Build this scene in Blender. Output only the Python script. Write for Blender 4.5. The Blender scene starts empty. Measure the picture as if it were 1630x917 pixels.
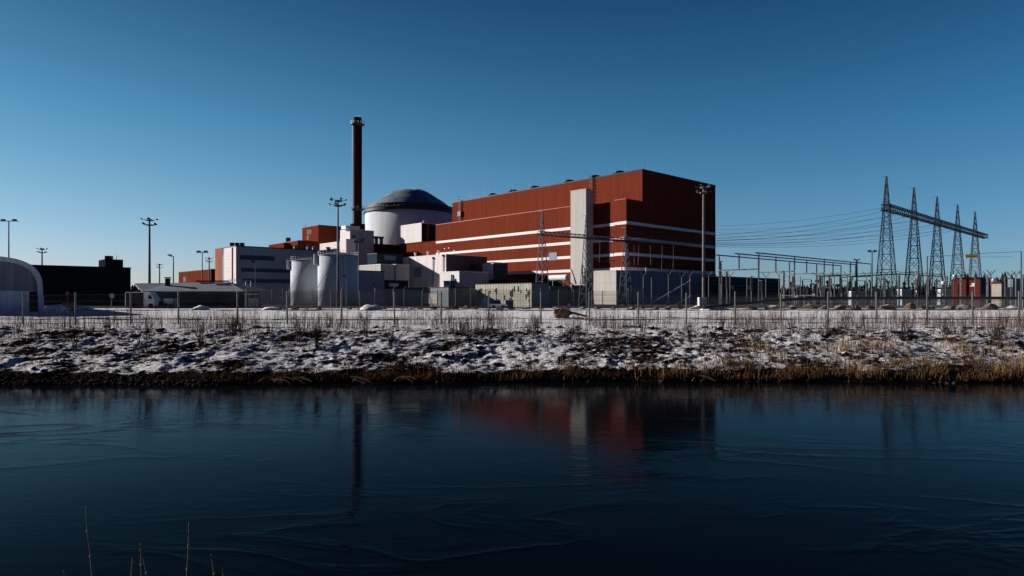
import bpy, bmesh, math, random
from mathutils import Vector, noise
R = math.radians
random.seed(11)
scn = bpy.context.scene
col = scn.collection

# ------------------------------------------------------------------ camera, sky, sun, exposure
F = 1045.0; CX = 815.0; HY = 475.0; CZ = 2.9        # focal length in photo pixels, horizon row, eye height
cam_d = bpy.data.cameras.new('camera'); cam = bpy.data.objects.new('camera', cam_d); col.objects.link(cam)
cam.location = (0, 0, CZ); cam.rotation_euler = (R(90), 0, 0)
cam_d.sensor_width = 36; cam_d.lens = F/1630*36; cam_d.shift_y = 16.5/1630
cam_d.clip_start = 0.1; cam_d.clip_end = 12000
scn.camera = cam
SUN_EL = 18.0; SUN_AZ = 290.0                        # azimuth clockwise from +Y
w = bpy.data.worlds.new('World'); scn.world = w; w.use_nodes = True
nt = w.node_tree; nt.nodes.clear()
sky = nt.nodes.new('ShaderNodeTexSky'); sky.sky_type = 'NISHITA'; sky.sun_disc = False
sky.sun_elevation = R(SUN_EL); sky.sun_rotation = R(SUN_AZ); sky.altitude = 0
sky.air_density = 1.0; sky.dust_density = 0.15; sky.ozone_density = 2.5
tc = nt.nodes.new('ShaderNodeTexCoord'); sp = nt.nodes.new('ShaderNodeSeparateXYZ')
nt.links.new(tc.outputs['Generated'], sp.inputs[0])
rp = nt.nodes.new('ShaderNodeValToRGB')               # clear winter air: deep blue overhead, pale at the horizon
e = rp.color_ramp.elements
e[0].position = 0.0; e[0].color = (.46, .50, .80, 1)
e[1].position = 1.0; e[1].color = (.012, .06, .18, 1)
for p, c in ((.07, (.46, .52, .74, 1)), (.14, (.38, .52, .65, 1)), (.24, (.24, .48, .60, 1)), (.36, (.145, .34, .45, 1)), (.45, (.10, .22, .33, 1)), (.62, (.03, .085, .20, 1))):
    q = rp.color_ramp.elements.new(p); q.color = c
nt.links.new(sp.outputs[2], rp.inputs[0])
mx = nt.nodes.new('ShaderNodeMix'); mx.data_type = 'RGBA'; mx.blend_type = 'MULTIPLY'; mx.inputs[0].default_value = 1
nt.links.new(sky.outputs[0], mx.inputs[6]); nt.links.new(rp.outputs[0], mx.inputs[7])
# sky warmer towards the sun; unseen half behind the camera darkened to control fill
def smap(sock, a, b_, c, d):
    n = nt.nodes.new('ShaderNodeMapRange'); n.interpolation_type = 'SMOOTHSTEP'; nt.links.new(sock, n.inputs[0])
    for i_, v_ in enumerate((a, b_, c, d)): n.inputs[i_+1].default_value = v_
    return n.outputs[0]
fy_ = smap(sp.outputs[1], -.15, .66, 0, 1.0); fx_ = smap(sp.outputs[0], -.75, .8, 0, 1)
def cmix(fac, a, b_):
    n = nt.nodes.new('ShaderNodeMix'); n.data_type = 'RGBA'; nt.links.new(fac, n.inputs[0]); n.inputs[6].default_value = a+(1,); n.inputs[7].default_value = b_+(1,); return n.outputs[2]
def cmul(a, b_):
    n = nt.nodes.new('ShaderNodeMix'); n.data_type = 'RGBA'; n.blend_type = 'MULTIPLY'; n.inputs[0].default_value = 1
    nt.links.new(a, n.inputs[6]); nt.links.new(b_, n.inputs[7]); return n.outputs[2]
skyc = cmul(cmul(mx.outputs[2], cmix(fy_, (.07, .18, .34), (1, 1, 1))), cmix(fx_, (1.10, 1.10, 1.0), (.80, 1.13, 1.20)))
bg = nt.nodes.new('ShaderNodeBackground'); bg.inputs[1].default_value = 0.082
out = nt.nodes.new('ShaderNodeOutputWorld')
nt.links.new(skyc, bg.inputs[0]); nt.links.new(bg.outputs[0], out.inputs[0])
sd = bpy.data.lights.new('sun', 'SUN'); sd.energy = 5.0; sd.angle = R(0.5); sd.color = (1, .94, .89)
sun = bpy.data.objects.new('sun', sd); col.objects.link(sun)
S = Vector((math.sin(R(SUN_AZ))*math.cos(R(SUN_EL)), math.cos(R(SUN_AZ))*math.cos(R(SUN_EL)), math.sin(R(SUN_EL))))
sun.rotation_euler = S.to_track_quat('Z', 'Y').to_euler(); sun.location = (-60, 20, 60)
scn.view_settings.view_transform = 'Standard'; scn.view_settings.look = 'None'
scn.view_settings.gamma = 1; scn.view_settings.use_curve_mapping = False
scn.view_settings.exposure = 0.60
scn.render.engine = 'CYCLES'

# ------------------------------------------------------------------ helpers
U = Vector((.733, .681)); V = Vector((-.680, .733))
ORD = ['zeroth','first','second','third','fourth','fifth','sixth','seventh','eighth','ninth','tenth','eleventh','twelfth',
       'thirteenth','fourteenth','fifteenth','sixteenth','seventeenth','eighteenth','nineteenth','twentieth']
TENS = {2: 'twenty', 3: 'thirty', 4: 'forty', 5: 'fifty'}
def ordn(n):
    if n <= 20: return ORD[n]
    if n % 10 == 0: return TENS[n//10][:-1] + 'ieth'
    return TENS[n//10] + '-' + ORD[n % 10]
def X(px, Y): return (px - CX)/F*Y
def Z(py, Y): return CZ + (HY - py)/F*Y
def P(px, py, Y): return Vector((X(px, Y), Y, Z(py, Y)))
def tag(o, label=None, cat=None, group=None, kind=None):
    if label: o['label'] = label
    if cat: o['category'] = cat
    if group: o['group'] = group
    if kind: o['kind'] = kind
    return o
def thing(name, loc, label, cat, group=None):
    o = bpy.data.objects.new(name, None); col.objects.link(o); o.location = loc; o.empty_display_size = .5
    return tag(o, label, cat, group)
def wloc(o):
    v = Vector((0, 0, 0))
    while o is not None: v += o.location; o = o.parent
    return v
class MB:
    def __init__(s): s.v = []; s.f = []
    def quadbox(s, poly, z0, z1):
        n = len(poly); b = len(s.v)
        s.v += [(p[0], p[1], z0) for p in poly] + [(p[0], p[1], z1) for p in poly]
        for i in range(n): s.f.append((b+i, b+(i+1) % n, b+n+(i+1) % n, b+n+i))
        s.f.append(tuple(b+n-1-i for i in range(n))); s.f.append(tuple(b+n+i for i in range(n)))
        return s
    def hexa(s, pts):
        b = len(s.v); s.v += [tuple(p) for p in pts]
        for q in ((0,3,2,1),(4,5,6,7),(0,1,5,4),(1,2,6,5),(2,3,7,6),(3,0,4,7)): s.f.append(tuple(b+i for i in q))
        return s
    def box(s, c, sx, sy, sz, yaw=0):
        ca, sa = math.cos(yaw), math.sin(yaw)
        pl = [(c[0]+ca*a*sx/2-sa*b*sy/2, c[1]+sa*a*sx/2+ca*b*sy/2) for a, b in ((-1,-1),(1,-1),(1,1),(-1,1))]
        return s.quadbox(pl, c[2]-sz/2, c[2]+sz/2)
    def bar(s, p, q, r, n=4, r2=None, caps=True):
        p = Vector(p); q = Vector(q); d = q-p
        if d.length < 1e-6: return s
        d.normalize(); a = d.orthogonal() if abs(d.z) > .95 else d.cross(Vector((0,0,1)))
        a.normalize(); c = d.cross(a); r2 = r if r2 is None else r2; b = len(s.v)
        for pt, rr in ((p, r), (q, r2)):
            for i in range(n):
                t = 2*math.pi*(i+.5)/n; s.v.append(tuple(pt + a*math.cos(t)*rr + c*math.sin(t)*rr))
        for i in range(n): s.f.append((b+i, b+(i+1) % n, b+n+(i+1) % n, b+n+i))
        if caps: s.f.append(tuple(b+n-1-i for i in range(n))); s.f.append(tuple(b+n+i for i in range(n)))
        return s
    def line(s, pts, r, n=4):
        for a, b in zip(pts, pts[1:]): s.bar(a, b, r, n)
        return s
    def lathe(s, c, prof, n=24, a0=0.0, a1=2*math.pi):
        b = len(s.v); full = abs(a1-a0-2*math.pi) < 1e-4; m = n if full else n+1
        for r, z in prof:
            for i in range(m):
                t = a0+(a1-a0)*i/n; s.v.append((c[0]+r*math.cos(t), c[1]+r*math.sin(t), z))
        for j in range(len(prof)-1):
            for i in range(n):
                k = (i+1) % m; s.f.append((b+j*m+i, b+j*m+k, b+(j+1)*m+k, b+(j+1)*m+i))
        if full:
            if prof[0][0] > 1e-4: s.f.append(tuple(b+n-1-i for i in range(n)))
            if prof[-1][0] > 1e-4: s.f.append(tuple(b+(len(prof)-1)*m+i for i in range(n)))
        return s
    def build(s, name, mat, parent=None, smooth=False, recalc=True, loc=None):
        me = bpy.data.meshes.new(name)
        off = wloc(parent) if parent else (Vector(loc) if loc is not None else Vector((0,0,0)))
        me.from_pydata([(a-off.x, b-off.y, c-off.z) for a, b, c in s.v], [], s.f)
        if recalc:
            bm = bmesh.new(); bm.from_mesh(me); bmesh.ops.recalc_face_normals(bm, faces=bm.faces); bm.to_mesh(me); bm.free()
        if smooth: me.polygons.foreach_set('use_smooth', [True]*len(me.polygons))
        me.materials.append(mat); me.update()
        o = bpy.data.objects.new(name, me); col.objects.link(o)
        if parent: o.parent = parent
        elif loc is not None: o.location = off
        return o

# ------------------------------------------------------------------ materials
def newmat(name):
    m = bpy.data.materials.new(name); m.use_nodes = True
    n = m.node_tree.nodes; return m, m.node_tree, n['Principled BSDF']
def node(t, k, **kw):
    n = t.nodes.new(k)
    for a, b in kw.items(): setattr(n, a, b)
    return n
def math_(t, op, a, b=None):
    n = node(t, 'ShaderNodeMath', operation=op)
    for i, v in enumerate((a, b)):
        if v is None: continue
        if isinstance(v, (int, float)): n.inputs[i].default_value = v
        else: t.links.new(v, n.inputs[i])
    return n.outputs[0]
def mixc(t, fac, a, b):
    n = node(t, 'ShaderNodeMix', data_type='RGBA')
    for i, v in ((0, fac), (6, a), (7, b)):
        if isinstance(v, (int, float)): n.inputs[i].default_value = v
        elif isinstance(v, tuple): n.inputs[i].default_value = v if len(v) == 4 else v + (1,)
        else: t.links.new(v, n.inputs[i])
    return n.outputs[2]
def noise_(t, scale, detail=4, vec=None, rough=.55, dist=0):
    n = node(t, 'ShaderNodeTexNoise'); n.inputs['Scale'].default_value = scale
    n.inputs['Detail'].default_value = detail; n.inputs['Roughness'].default_value = rough
    n.inputs['Distortion'].default_value = dist
    if vec: t.links.new(vec, n.inputs['Vector'])
    return n.outputs[0]
def ramp(t, v, lo, hi):
    n = node(t, 'ShaderNodeMapRange'); n.inputs[1].default_value = lo; n.inputs[2].default_value = hi
    t.links.new(v, n.inputs[0]); return n.outputs[0]
def stretch(t, vec, sc):
    m = node(t, 'ShaderNodeMapping'); m.inputs['Scale'].default_value = sc; t.links.new(vec, m.inputs[0]); return m.outputs[0]
def plain(name, c, rough=.6, metal=0, var=.25, scale=1.5):
    m, t, b = newmat(name); g = node(t, 'ShaderNodeNewGeometry').outputs['Position']
    f = ramp(t, noise_(t, scale, 5, g), .35, .7)
    lo = tuple(x*(1-var) for x in c); hi = tuple(min(1, x*(1+var*.6)) for x in c)
    t.links.new(mixc(t, f, lo, hi), b.inputs['Base Color'])
    b.inputs['Roughness'].default_value = rough; b.inputs['Metallic'].default_value = metal; b.inputs['Specular IOR Level'].default_value = .5 if rough <= .3 else (.12 if rough < .7 else 0)
    return m
def clad(name, c, period=1.2, depth=.5, rough=.5, streak=.18, horiz=False, groove=.62):
    """sheet cladding: ribs along the wall, panel joints, faint weather streaks"""
    m, t, b = newmat(name); g = node(t, 'ShaderNodeNewGeometry').outputs['Position']
    s = node(t, 'ShaderNodeSeparateXYZ'); t.links.new(g, s.inputs[0])
    if horiz: a = s.outputs[2]
    else: a = math_(t, 'ADD', math_(t, 'MULTIPLY', s.outputs[0], U.x+V.x), math_(t, 'MULTIPLY', s.outputs[1], U.y+V.y))
    fr = math_(t, 'FRACT', math_(t, 'DIVIDE', a, period))
    gr = ramp(t, math_(t, 'ABSOLUTE', math_(t, 'SUBTRACT', fr, .5)), .34, .47)
    fr2 = math_(t, 'FRACT', math_(t, 'DIVIDE', a, period*5)); g2 = math_(t, 'LESS_THAN', fr2, .035)
    cell = node(t, 'ShaderNodeTexWhiteNoise', noise_dimensions='1D')
    t.links.new(math_(t, 'FLOOR', math_(t, 'DIVIDE', a, period)), cell.inputs['W'])
    st = noise_(t, 1, 4, stretch(t, g, (.7, .7, .06)))
    big = noise_(t, .05, 3, g)
    base = mixc(t, ramp(t, st, .3, .75), tuple(x*(1-streak) for x in c), tuple(min(1, x*(1+streak*.5)) for x in c))
    base = mixc(t, math_(t, 'MULTIPLY', cell.outputs[0], .12), base, tuple(x*.5 for x in c))
    base = mixc(t, math_(t, 'MULTIPLY', ramp(t, big, .4, .65), .12), base, tuple(x*.6 for x in c))
    base = mixc(t, math_(t, 'MULTIPLY', gr, depth), base, tuple(x*groove for x in c))
    base = mixc(t, math_(t, 'MULTIPLY', g2, .35), base, tuple(x*.5 for x in c))
    t.links.new(base, b.inputs['Base Color']); b.inputs['Roughness'].default_value = max(rough, .6); b.inputs['Specular IOR Level'].default_value = 0
    return m
M = {}
RED = (.205, .044, .024)
M['red'] = clad('red_cladding', RED, 1.25, .65, groove=.5)
M['red2'] = clad('dark_red_cladding', (.22, .038, .022), .9, .35)
M['hutred'] = clad('hut_cladding', (.13, .032, .022), .8, .35)
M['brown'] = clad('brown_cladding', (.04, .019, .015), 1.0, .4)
M['pink'] = clad('pale_red_brick', (.40, .16, .11), .8, .2)
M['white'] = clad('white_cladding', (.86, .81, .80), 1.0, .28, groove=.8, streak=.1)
M['cream'] = clad('pale_concrete_panel', (.56, .54, .50), 3.4, .5, groove=.8, streak=.12)
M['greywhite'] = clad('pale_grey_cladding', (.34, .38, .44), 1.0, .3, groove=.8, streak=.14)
M['tower'] = clad('reactor_shell_concrete', (.66, .69, .72), 3.0, .35, groove=.8, streak=.14)
M['silo'] = clad('silo_sheet', (.64, .69, .73), .8, .5, .35, groove=.6, streak=.2)
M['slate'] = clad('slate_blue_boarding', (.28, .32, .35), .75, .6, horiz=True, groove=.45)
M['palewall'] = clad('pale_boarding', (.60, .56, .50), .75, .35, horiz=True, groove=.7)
M['dark'] = clad('near_black_cladding', (.022, .022, .024), .6, .4)
M['hangar'] = clad('hangar_wall_sheet', (.24, .27, .30), 1.4, .6, streak=.3)
M['shadegrey'] = clad('shaded_white_cladding', (.085, .08, .09), 1.0, .4)  # white cladding with shade put into its colour, for the workshop side
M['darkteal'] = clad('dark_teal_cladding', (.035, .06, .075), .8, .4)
M['charcoal'] = clad('charcoal_boarding', (.06, .075, .09), .5, .4)
M['beige'] = clad('ribbed_beige_panel', (.50, .47, .39), .9, .8, groove=.35)
M['garage'] = clad('beige_slats', (.55, .50, .42), .42, .6, horiz=True)
M['roofmetal'] = clad('roof_sheet', (.28, .32, .36), .9, .6, .4)
M['stripe'] = plain('white_stripe_paint', (.86, .80, .78), .5, var=.06)
M['ledge'] = plain('ledge_flashing', (.42, .14, .08), .5)
M['trim'] = plain('dark_trim', (.03, .03, .035), .5)
M['dome'] = None
M['steel'] = plain('galvanised_steel', (.22, .23, .25), .45, .4)
M['steeldark'] = plain('weathered_steel', (.10, .11, .13), .5, .3)
M['lattice'] = plain('lattice_steel', (.055, .075, .10), .5, .3)
M['post'] = plain('fence_post_steel', (.15, .145, .14), .55, .2)
M['pole'] = plain('lamp_pole_paint', (.10, .12, .14), .45, .2)
M['glass'] = plain('window_glass', (.012, .02, .028), .2, 0, .3, .4)
M['glasslight'] = plain('pale_glass', (.25, .36, .42), .12, 0, .2, .3)
M['lamp'] = plain('lamp_housing', (.09, .10, .11), .4)
M['chimney'] = clad('chimney_shell', (.06, .024, .020), 2.2, .4)
M['insul'] = plain('brown_porcelain', (.07, .045, .04), .25)
M['paleinsul'] = plain('grey_porcelain', (.42, .44, .46), .3)
M['wire'] = plain('conductor_wire', (.06, .075, .09), .5, .4)
M['bus'] = plain('busbar_tube', (.07, .085, .10), .4, .3)
M['green'] = plain('grey_green_machine_paint', (.14, .17, .18), .5)
M['whitepaint'] = plain('white_paint', (.78, .77, .75), .4, var=.08)
M['blue'] = plain('faded_blue_paint', (.10, .27, .42), .5)
M['bluegrey'] = plain('blue_grey_paint', (.14, .20, .30), .5)
M['yellow'] = plain('yellow_sign_paint', (.88, .66, .24), .5, var=.08)
M['orange'] = plain('orange_sign_paint', (.62, .12, .04), .5, var=.08)
M['ochre'] = plain('ochre_machine_paint', (.50, .30, .05), .5)
M['carglass'] = plain('dark_vehicle_glass', (.015, .018, .02), .1)
M['rubber'] = plain('tyre_rubber', (.02, .02, .02), .8)
M['blackcar'] = plain('dark_car_paint', (.025, .028, .035), .25)
M['silver'] = plain('silver_blue_car_paint', (.35, .42, .50), .25, .4)
M['grass'] = plain('dry_grass', (.15, .085, .036), .85, var=.6, scale=1.2)
M['reedgrass'] = plain('dry_reed', (.25, .155, .07), .85, var=.5, scale=1.6)
M['weed'] = plain('dead_weed_stems', (.10, .062, .045), .9, var=.4, scale=1.2)
M['twig'] = plain('bare_twigs', (.055, .04, .034), .9)
M['deadwood'] = plain('bleached_branch', (.36, .30, .23), .9)
M['conifer'] = plain('far_conifers', (.022, .034, .026), .95, var=.5, scale=.2)
M['fencewire'] = plain('fence_wire', (.16, .17, .17), .6)
M['reedstem'] = plain('reed_stem', (.34, .27, .18), .9)
def stone_mat(name, c, snow=.0):
    m, t, b = newmat(name); gn = node(t, 'ShaderNodeNewGeometry'); g = gn.outputs['Position']
    n = noise_(t, 3.5, 8, g, .65)
    base = mixc(t, ramp(t, n, .35, .68), tuple(x*.45 for x in c), tuple(x*1.35 for x in c))
    if snow > 0:
        s = node(t, 'ShaderNodeSeparateXYZ'); t.links.new(gn.outputs['Normal'], s.inputs[0])
        k = math_(t, 'ADD', s.outputs[2], math_(t, 'MULTIPLY', noise_(t, 2.2, 5, g), .8))
        base = mixc(t, ramp(t, k, 1.32-snow*.25, 1.42-snow*.25), base, (.78, .79, .82))
    t.links.new(base, b.inputs['Base Color']); b.inputs['Roughness'].default_value = .9; b.inputs['Specular IOR Level'].default_value = 0
    bp = node(t, 'ShaderNodeBump'); bp.inputs['Strength'].default_value = .6; bp.inputs['Distance'].default_value = .06
    t.links.new(noise_(t, 9, 6, g), bp.inputs['Height']); t.links.new(bp.outputs[0], b.inputs['Normal'])
    return m
M['rockbrown'] = stone_mat('warm_boulder', (.15, .10, .068), .12)
M['rockdark'] = stone_mat('dark_boulder', (.04, .03, .026), .05)
M['rockgrey'] = stone_mat('grey_boulder', (.15, .135, .12), .3)
M['bankstone'] = stone_mat('bank_stone', (.02, .018, .017), .5)
M['shorestone'] = stone_mat('wet_shore_stone', (.05, .047, .042), .0)
M['snow'] = plain('snow', (.80, .79, .80), .8, var=.05)
M['domepatch'] = plain('pale_dome_patch', (.85, .87, .9), .35, var=.05)
def dome_mat():
    m, t, b = newmat('dome_sheet'); g = node(t, 'ShaderNodeNewGeometry').outputs['Position']
    n = noise_(t, .22, 7, g, .6)
    t.links.new(mixc(t, ramp(t, n, .38, .66), (.13, .16, .19), (.30, .34, .38)), b.inputs['Base Color'])
    b.inputs['Roughness'].default_value = .5; b.inputs['Metallic'].default_value = .2; return m
M['dome'] = dome_mat()

# ------------------------------------------------------------------ the ground
PROF = [(-400, 1.3), (1.5, 1.25), (3, .7), (5, -.35), (8, -1.9), (10, -3.2), (20, -4.2), (32, -4.2), (38.5, -3.3), (41, -2.42), (42.2, -1.95), (45, -1.30),
        (52, .22), (55, .30), (63, .24), (75, .22), (95, .50), (113, .92), (120, 1.0), (9000, 1.0)]
WATER = -2.4
def prof(y):
    for (a, za), (b, zb) in zip(PROF, PROF[1:]):
        if y <= b:
            t = (y-a)/(b-a); return za+(zb-za)*t
    return 1.0
def shore(x): return .018*x + .35*math.sin(x*.13+1) + .22*math.sin(x*.41) + .25*noise.noise(Vector((x*.6, 3.3, 0)))
def gz(x, y, fine=True):
    k = max(0, min(1, (70-y)/20)) * (1 if y > 25 else 0)
    z = prof(y - shore(x)*k)
    if fine and 39 < y < 200:
        a = .0
        if y < 64: a = min(1, (y-40.5)/2.5)*(1 if y < 52 else max(.3, (60-y)/8)) if y > 40.5 else 0
        else: a = .25 if y < 112 else .08
        if a > 0:
            q = Vector((x, y*1.0, 0))
            z += a*(.24*noise.noise(q*.45) + 0.13*noise.noise(q*1.5+Vector((7, 3, 1))) + .13*noise.noise(q*3.6+Vector((1, 9, 4))))
            z += a*.08*noise.noise(q*7.5+Vector((4, 4, 2)))
            if z < WATER+.03 and y > 42.6: z = WATER+.03
    return z
def gy(py, px):
    """depth at which the ground is seen at a photo row (real ground profile)"""
    y = 41.0
    while y < 200:
        if HY + (CZ-gz(X(px, y), y, False))/y*F <= py: return y
        y += .1
    return 200
def frange(a, b, s):
    r = []
    while a < b-1e-6: r.append(a); a += s
    return r
xs = [-9000, -4500, -2000, -1000, -500, -320, -240, -190, -160, -130, -110, -95, -85, -78] + frange(-72, 72.1, .17) + [78, 85, 95, 110, 130, 160, 190, 240, 320, 500, 1000, 2000, 4500, 9000]
ys = [-400, -100, -20, -5, 0, 1.5, 3, 5, 8, 10, 14, 20, 27, 32, 36, 38.5, 40] + frange(40.4, 63, .115) + frange(63, 80, .3) + frange(80, 124, .8) + [128, 140, 160, 200, 260, 350, 500, 800, 1500, 3000, 6000, 9000]
gv = []; gf = []
for y in ys:
    for x in xs: gv.append((x, y, gz(x, y, abs(x) < 78)))
nx = len(xs)
for j in range(len(ys)-1):
    for i in range(nx-1): gf.append((j*nx+i, j*nx+i+1, (j+1)*nx+i+1, (j+1)*nx+i))
m, t, b = newmat('snowy_ground')
gn = node(t, 'ShaderNodeNewGeometry'); g = gn.outputs['Position']
s = node(t, 'ShaderNodeSeparateXYZ'); t.links.new(g, s.inputs[0]); xx, yy, zz = s.outputs
sn = node(t, 'ShaderNodeSeparateXYZ'); t.links.new(gn.outputs['Normal'], sn.inputs[0])
soil = mixc(t, ramp(t, noise_(t, 2.5, 8, g, .65), .35, .65), (.005, .0045, .004), (.026, .018, .013))
snowc = mixc(t, ramp(t, noise_(t, .8, 5, g), .3, .7), (.70, .70, .73), (.84, .82, .82))
n1 = noise_(t, .75, 9, g, .66); n2 = noise_(t, .16, 4, g); n3 = noise_(t, 3.4, 8, g, .72)
k = math_(t, 'ADD', math_(t, 'MULTIPLY', n1, .8), math_(t, 'ADD', math_(t, 'MULTIPLY', n2, .85), math_(t, 'MULTIPLY', n3, .62)))
k = math_(t, 'SUBTRACT', k, .30)
# bare where steep, and by the water
k = math_(t, 'ADD', k, math_(t, 'MULTIPLY', math_(t, 'SUBTRACT', sn.outputs[2], 1.0), .75))
k = math_(t, 'ADD', k, .035)
low = ramp(t, zz, -2.3, -1.7)
k = math_(t, 'SUBTRACT', k, math_(t, 'MULTIPLY', math_(t, 'SUBTRACT', 1.0, low), .8))
flat = ramp(t, yy, 56, 66); k = math_(t, 'ADD', k, math_(t, 'MULTIPLY', flat, .16))
wob = math_(t, 'ADD', yy, math_(t, 'ADD', math_(t, 'MULTIPLY', noise_(t, .07, 3, g), 9), math_(t, 'MULTIPLY', xx, -.01)))
def band(c, wdt, amt):
    d = math_(t, 'ABSOLUTE', math_(t, 'SUBTRACT', wob, c+4.5)); v = math_(t, 'SUBTRACT', 1.0, ramp(t, d, wdt*.6, wdt*1.4))
    return math_(t, 'MULTIPLY', v, amt)
for c_, w_, a_ in ((81.5, 1.3, .42), (85.5, 1.0, .30), (72, .8, .34), (67.5, .5, .16), (113, 2.6, .45)): k = math_(t, 'SUBTRACT', k, band(c_, w_, a_))
mask = ramp(t, k, .72, .82)
mask = math_(t, 'MULTIPLY', mask, math_(t, 'SUBTRACT', 1.0, math_(t, 'MULTIPLY', ramp(t, wob, 126, 134), .93)))   # plant yard: dark gravel put in place of snow to cut bounce light
mask = math_(t, 'MULTIPLY', mask, ramp(t, yy, 15, 30))  # near bank out of view made dark too, to cut bounce
t.links.new(mixc(t, mask, soil, snowc), b.inputs['Base Color']); b.inputs['Roughness'].default_value = .85; b.inputs['Specular IOR Level'].default_value = 0
bp = node(t, 'ShaderNodeBump'); bp.inputs['Strength'].default_value = 1; bp.inputs['Distance'].default_value = .34
t.links.new(math_(t, 'MULTIPLY', math_(t, 'ADD', n3, math_(t, 'MULTIPLY', noise_(t, 9, 5, g), .4)), math_(t, 'SUBTRACT', 1.0, math_(t, 'MULTIPLY', ramp(t, yy, 52, 62), .88))), bp.inputs['Height']); t.links.new(bp.outputs[0], b.inputs['Normal'])
mb = MB(); mb.v = gv; mb.f = gf
tag(mb.build('ground', m, smooth=True, recalc=False), kind='structure')

# the canal
m, t, b = newmat('canal_water'); g = node(t, 'ShaderNodeNewGeometry').outputs['Position']
b.inputs['Base Color'].default_value = (.001, .0025, .004, 1); b.inputs['Roughness'].default_value = .07; b.inputs['IOR'].default_value = 1.07
a1 = noise_(t, 1, 6, stretch(t, g, (.55, 2.0, 1)), .6, .3)
a2 = noise_(t, 1, 5, stretch(t, g, (.11, .30, 1)), .5, .7)
a3 = noise_(t, 1, 3, stretch(t, g, (2.0, 9.0, 1)), .5)
ridge = math_(t, 'POWER', math_(t, 'SUBTRACT', 1.0, math_(t, 'MULTIPLY', math_(t, 'ABSOLUTE', math_(t, 'SUBTRACT', a2, .5)), 4)), 6)
calm = ramp(t, noise_(t, 1, 2, stretch(t, g, (.05, .12, 1))), .40, .60)
h = math_(t, 'ADD', math_(t, 'MULTIPLY', a1, .0042), math_(t, 'ADD', math_(t, 'MULTIPLY', math_(t, 'MULTIPLY', ridge, calm), .012), math_(t, 'MULTIPLY', a3, .0019)))
bp = node(t, 'ShaderNodeBump'); bp.inputs['Strength'].default_value = 1; bp.inputs['Distance'].default_value = 1
t.links.new(h, bp.inputs['Height']); t.links.new(bp.outputs[0], b.inputs['Normal'])
mb = MB(); mb.v = [(-900, 7, WATER), (900, 7, WATER), (900, 60, WATER), (-900, 60, WATER)]; mb.f = [(0, 1, 2, 3)]
tag(mb.build('water', m, recalc=False), kind='structure')

# ------------------------------------------------------------------ building helpers
class Bld:
    """a block whose walls follow the plant's two axes; C = near corner, a = length back-left (V), c = length back-right (U)"""
    def __init__(s, px, Y, L, Rr, pytop, z0=.6, zt=None, C=None):
        s.C = Vector(C) if C is not None else Vector((X(px, Y), Y)); s.z0 = z0
        s.zt = zt if zt is not None else Z(pytop, s.C.y)
        s.a = L[0] if isinstance(L, tuple) else s.t('L', L)
        s.c = Rr[0] if isinstance(Rr, tuple) else s.t('R', Rr)
    def t(s, side, px):
        d = V if side == 'L' else U; k = (px-CX)/F
        return (s.C.x - k*s.C.y)/(k*d.y - d.x)
    def pt(s, i, j): q = s.C + V*i + U*j; return (q.x, q.y)
    def poly(s, o=0): return [s.pt(-o, -o), s.pt(-o, s.c+o), s.pt(s.a+o, s.c+o), s.pt(s.a+o, -o)]
    def root(s, name, label, cat='building', group=None):
        q = s.pt(s.a/2, s.c/2); s.r = thing(name, (q[0], q[1], s.z0), label, cat, group); return s.r
    def walls(s, mat, name='wall', parent=None, z0=None, z1=None):
        return MB().quadbox(s.poly(), s.z0 if z0 is None else z0, s.zt if z1 is None else z1).build(name, mat, parent or s.r)
    def roof(s, mat, h=.35, o=.12, name='roof', parent=None):
        return MB().quadbox(s.poly(o), s.zt+.003, s.zt+h).build(name, mat, parent or s.r)
    def rect(s, mb, side, t0, t1, z0, z1, d=.05, inn=.3):
        if side == 'L': pl = [s.pt(t0, -d), s.pt(t1, -d), s.pt(t1, inn), s.pt(t0, inn)]
        else: pl = [s.pt(-d, t0), s.pt(-d, t1), s.pt(inn, t1), s.pt(inn, t0)]
        mb.quadbox(pl, z0, z1)
    def zat(s, side, tt, py):
        q = s.C + (V if side == 'L' else U)*tt; return Z(py, q.y)
    def prect(s, mb, side, px0, px1, py0, py1, d=.05, inn=.3):
        t0, t1 = s.t(side, px0), s.t(side, px1); m_ = (t0+t1)/2
        s.rect(mb, side, t0, t1, s.zat(side, m_, py1), s.zat(side, m_, py0), d, inn)
    def side_panel(s, mat):  # darker copy of the wall cladding, with the side's shade in its colour
        return MB().quadbox([s.pt(-.05, -.001), s.pt(-.05, s.c+.04), s.pt(.02, s.c+.04), s.pt(.02, -.001)], s.z0, s.zt-.02).build('shade_toned_wall', mat, s.r)
    def window(s, side, px0, px1, py0, py1, name='window', glass=None, panes=1, frame=None, parent=None):
        t0, t1 = s.t(side, px0), s.t(side, px1); m_ = (t0+t1)/2; z0 = s.zat(side, m_, py1); z1 = s.zat(side, m_, py0)
        if t0 > t1: t0, t1 = t1, t0
        mb = MB(); s.rect(mb, side, t0, t1, z0, z1, .03); wdw = mb.build(name, glass or M['glass'], parent or s.r)
        fr = MB(); f = .09
        s.rect(fr, side, t0-f, t1+f, z1, z1+f, .09); s.rect(fr, side, t0-f, t1+f, z0-f, z0, .11)
        for i in range(panes+1):
            c_ = t0+(t1-t0)*i/panes; s.rect(fr, side, c_-f/2, c_+f/2, z0, z1, .07)
        fr.build('frame', frame or M['steeldark'], wdw); return wdw

# ------------------------------------------------------------------ turbine hall
low = Bld(997, 223.7, 694, 1139, 317); lowtop = low.zt
LA = low.a; t908 = low.t('L', 908); t978 = low.t('L', 978)
hall = thing('turbine_hall', (low.C.x, low.C.y+20, .6), 'huge red clad turbine hall with white horizontal stripes and overhanging upper storey', 'building')
rec = 1.5
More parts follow.
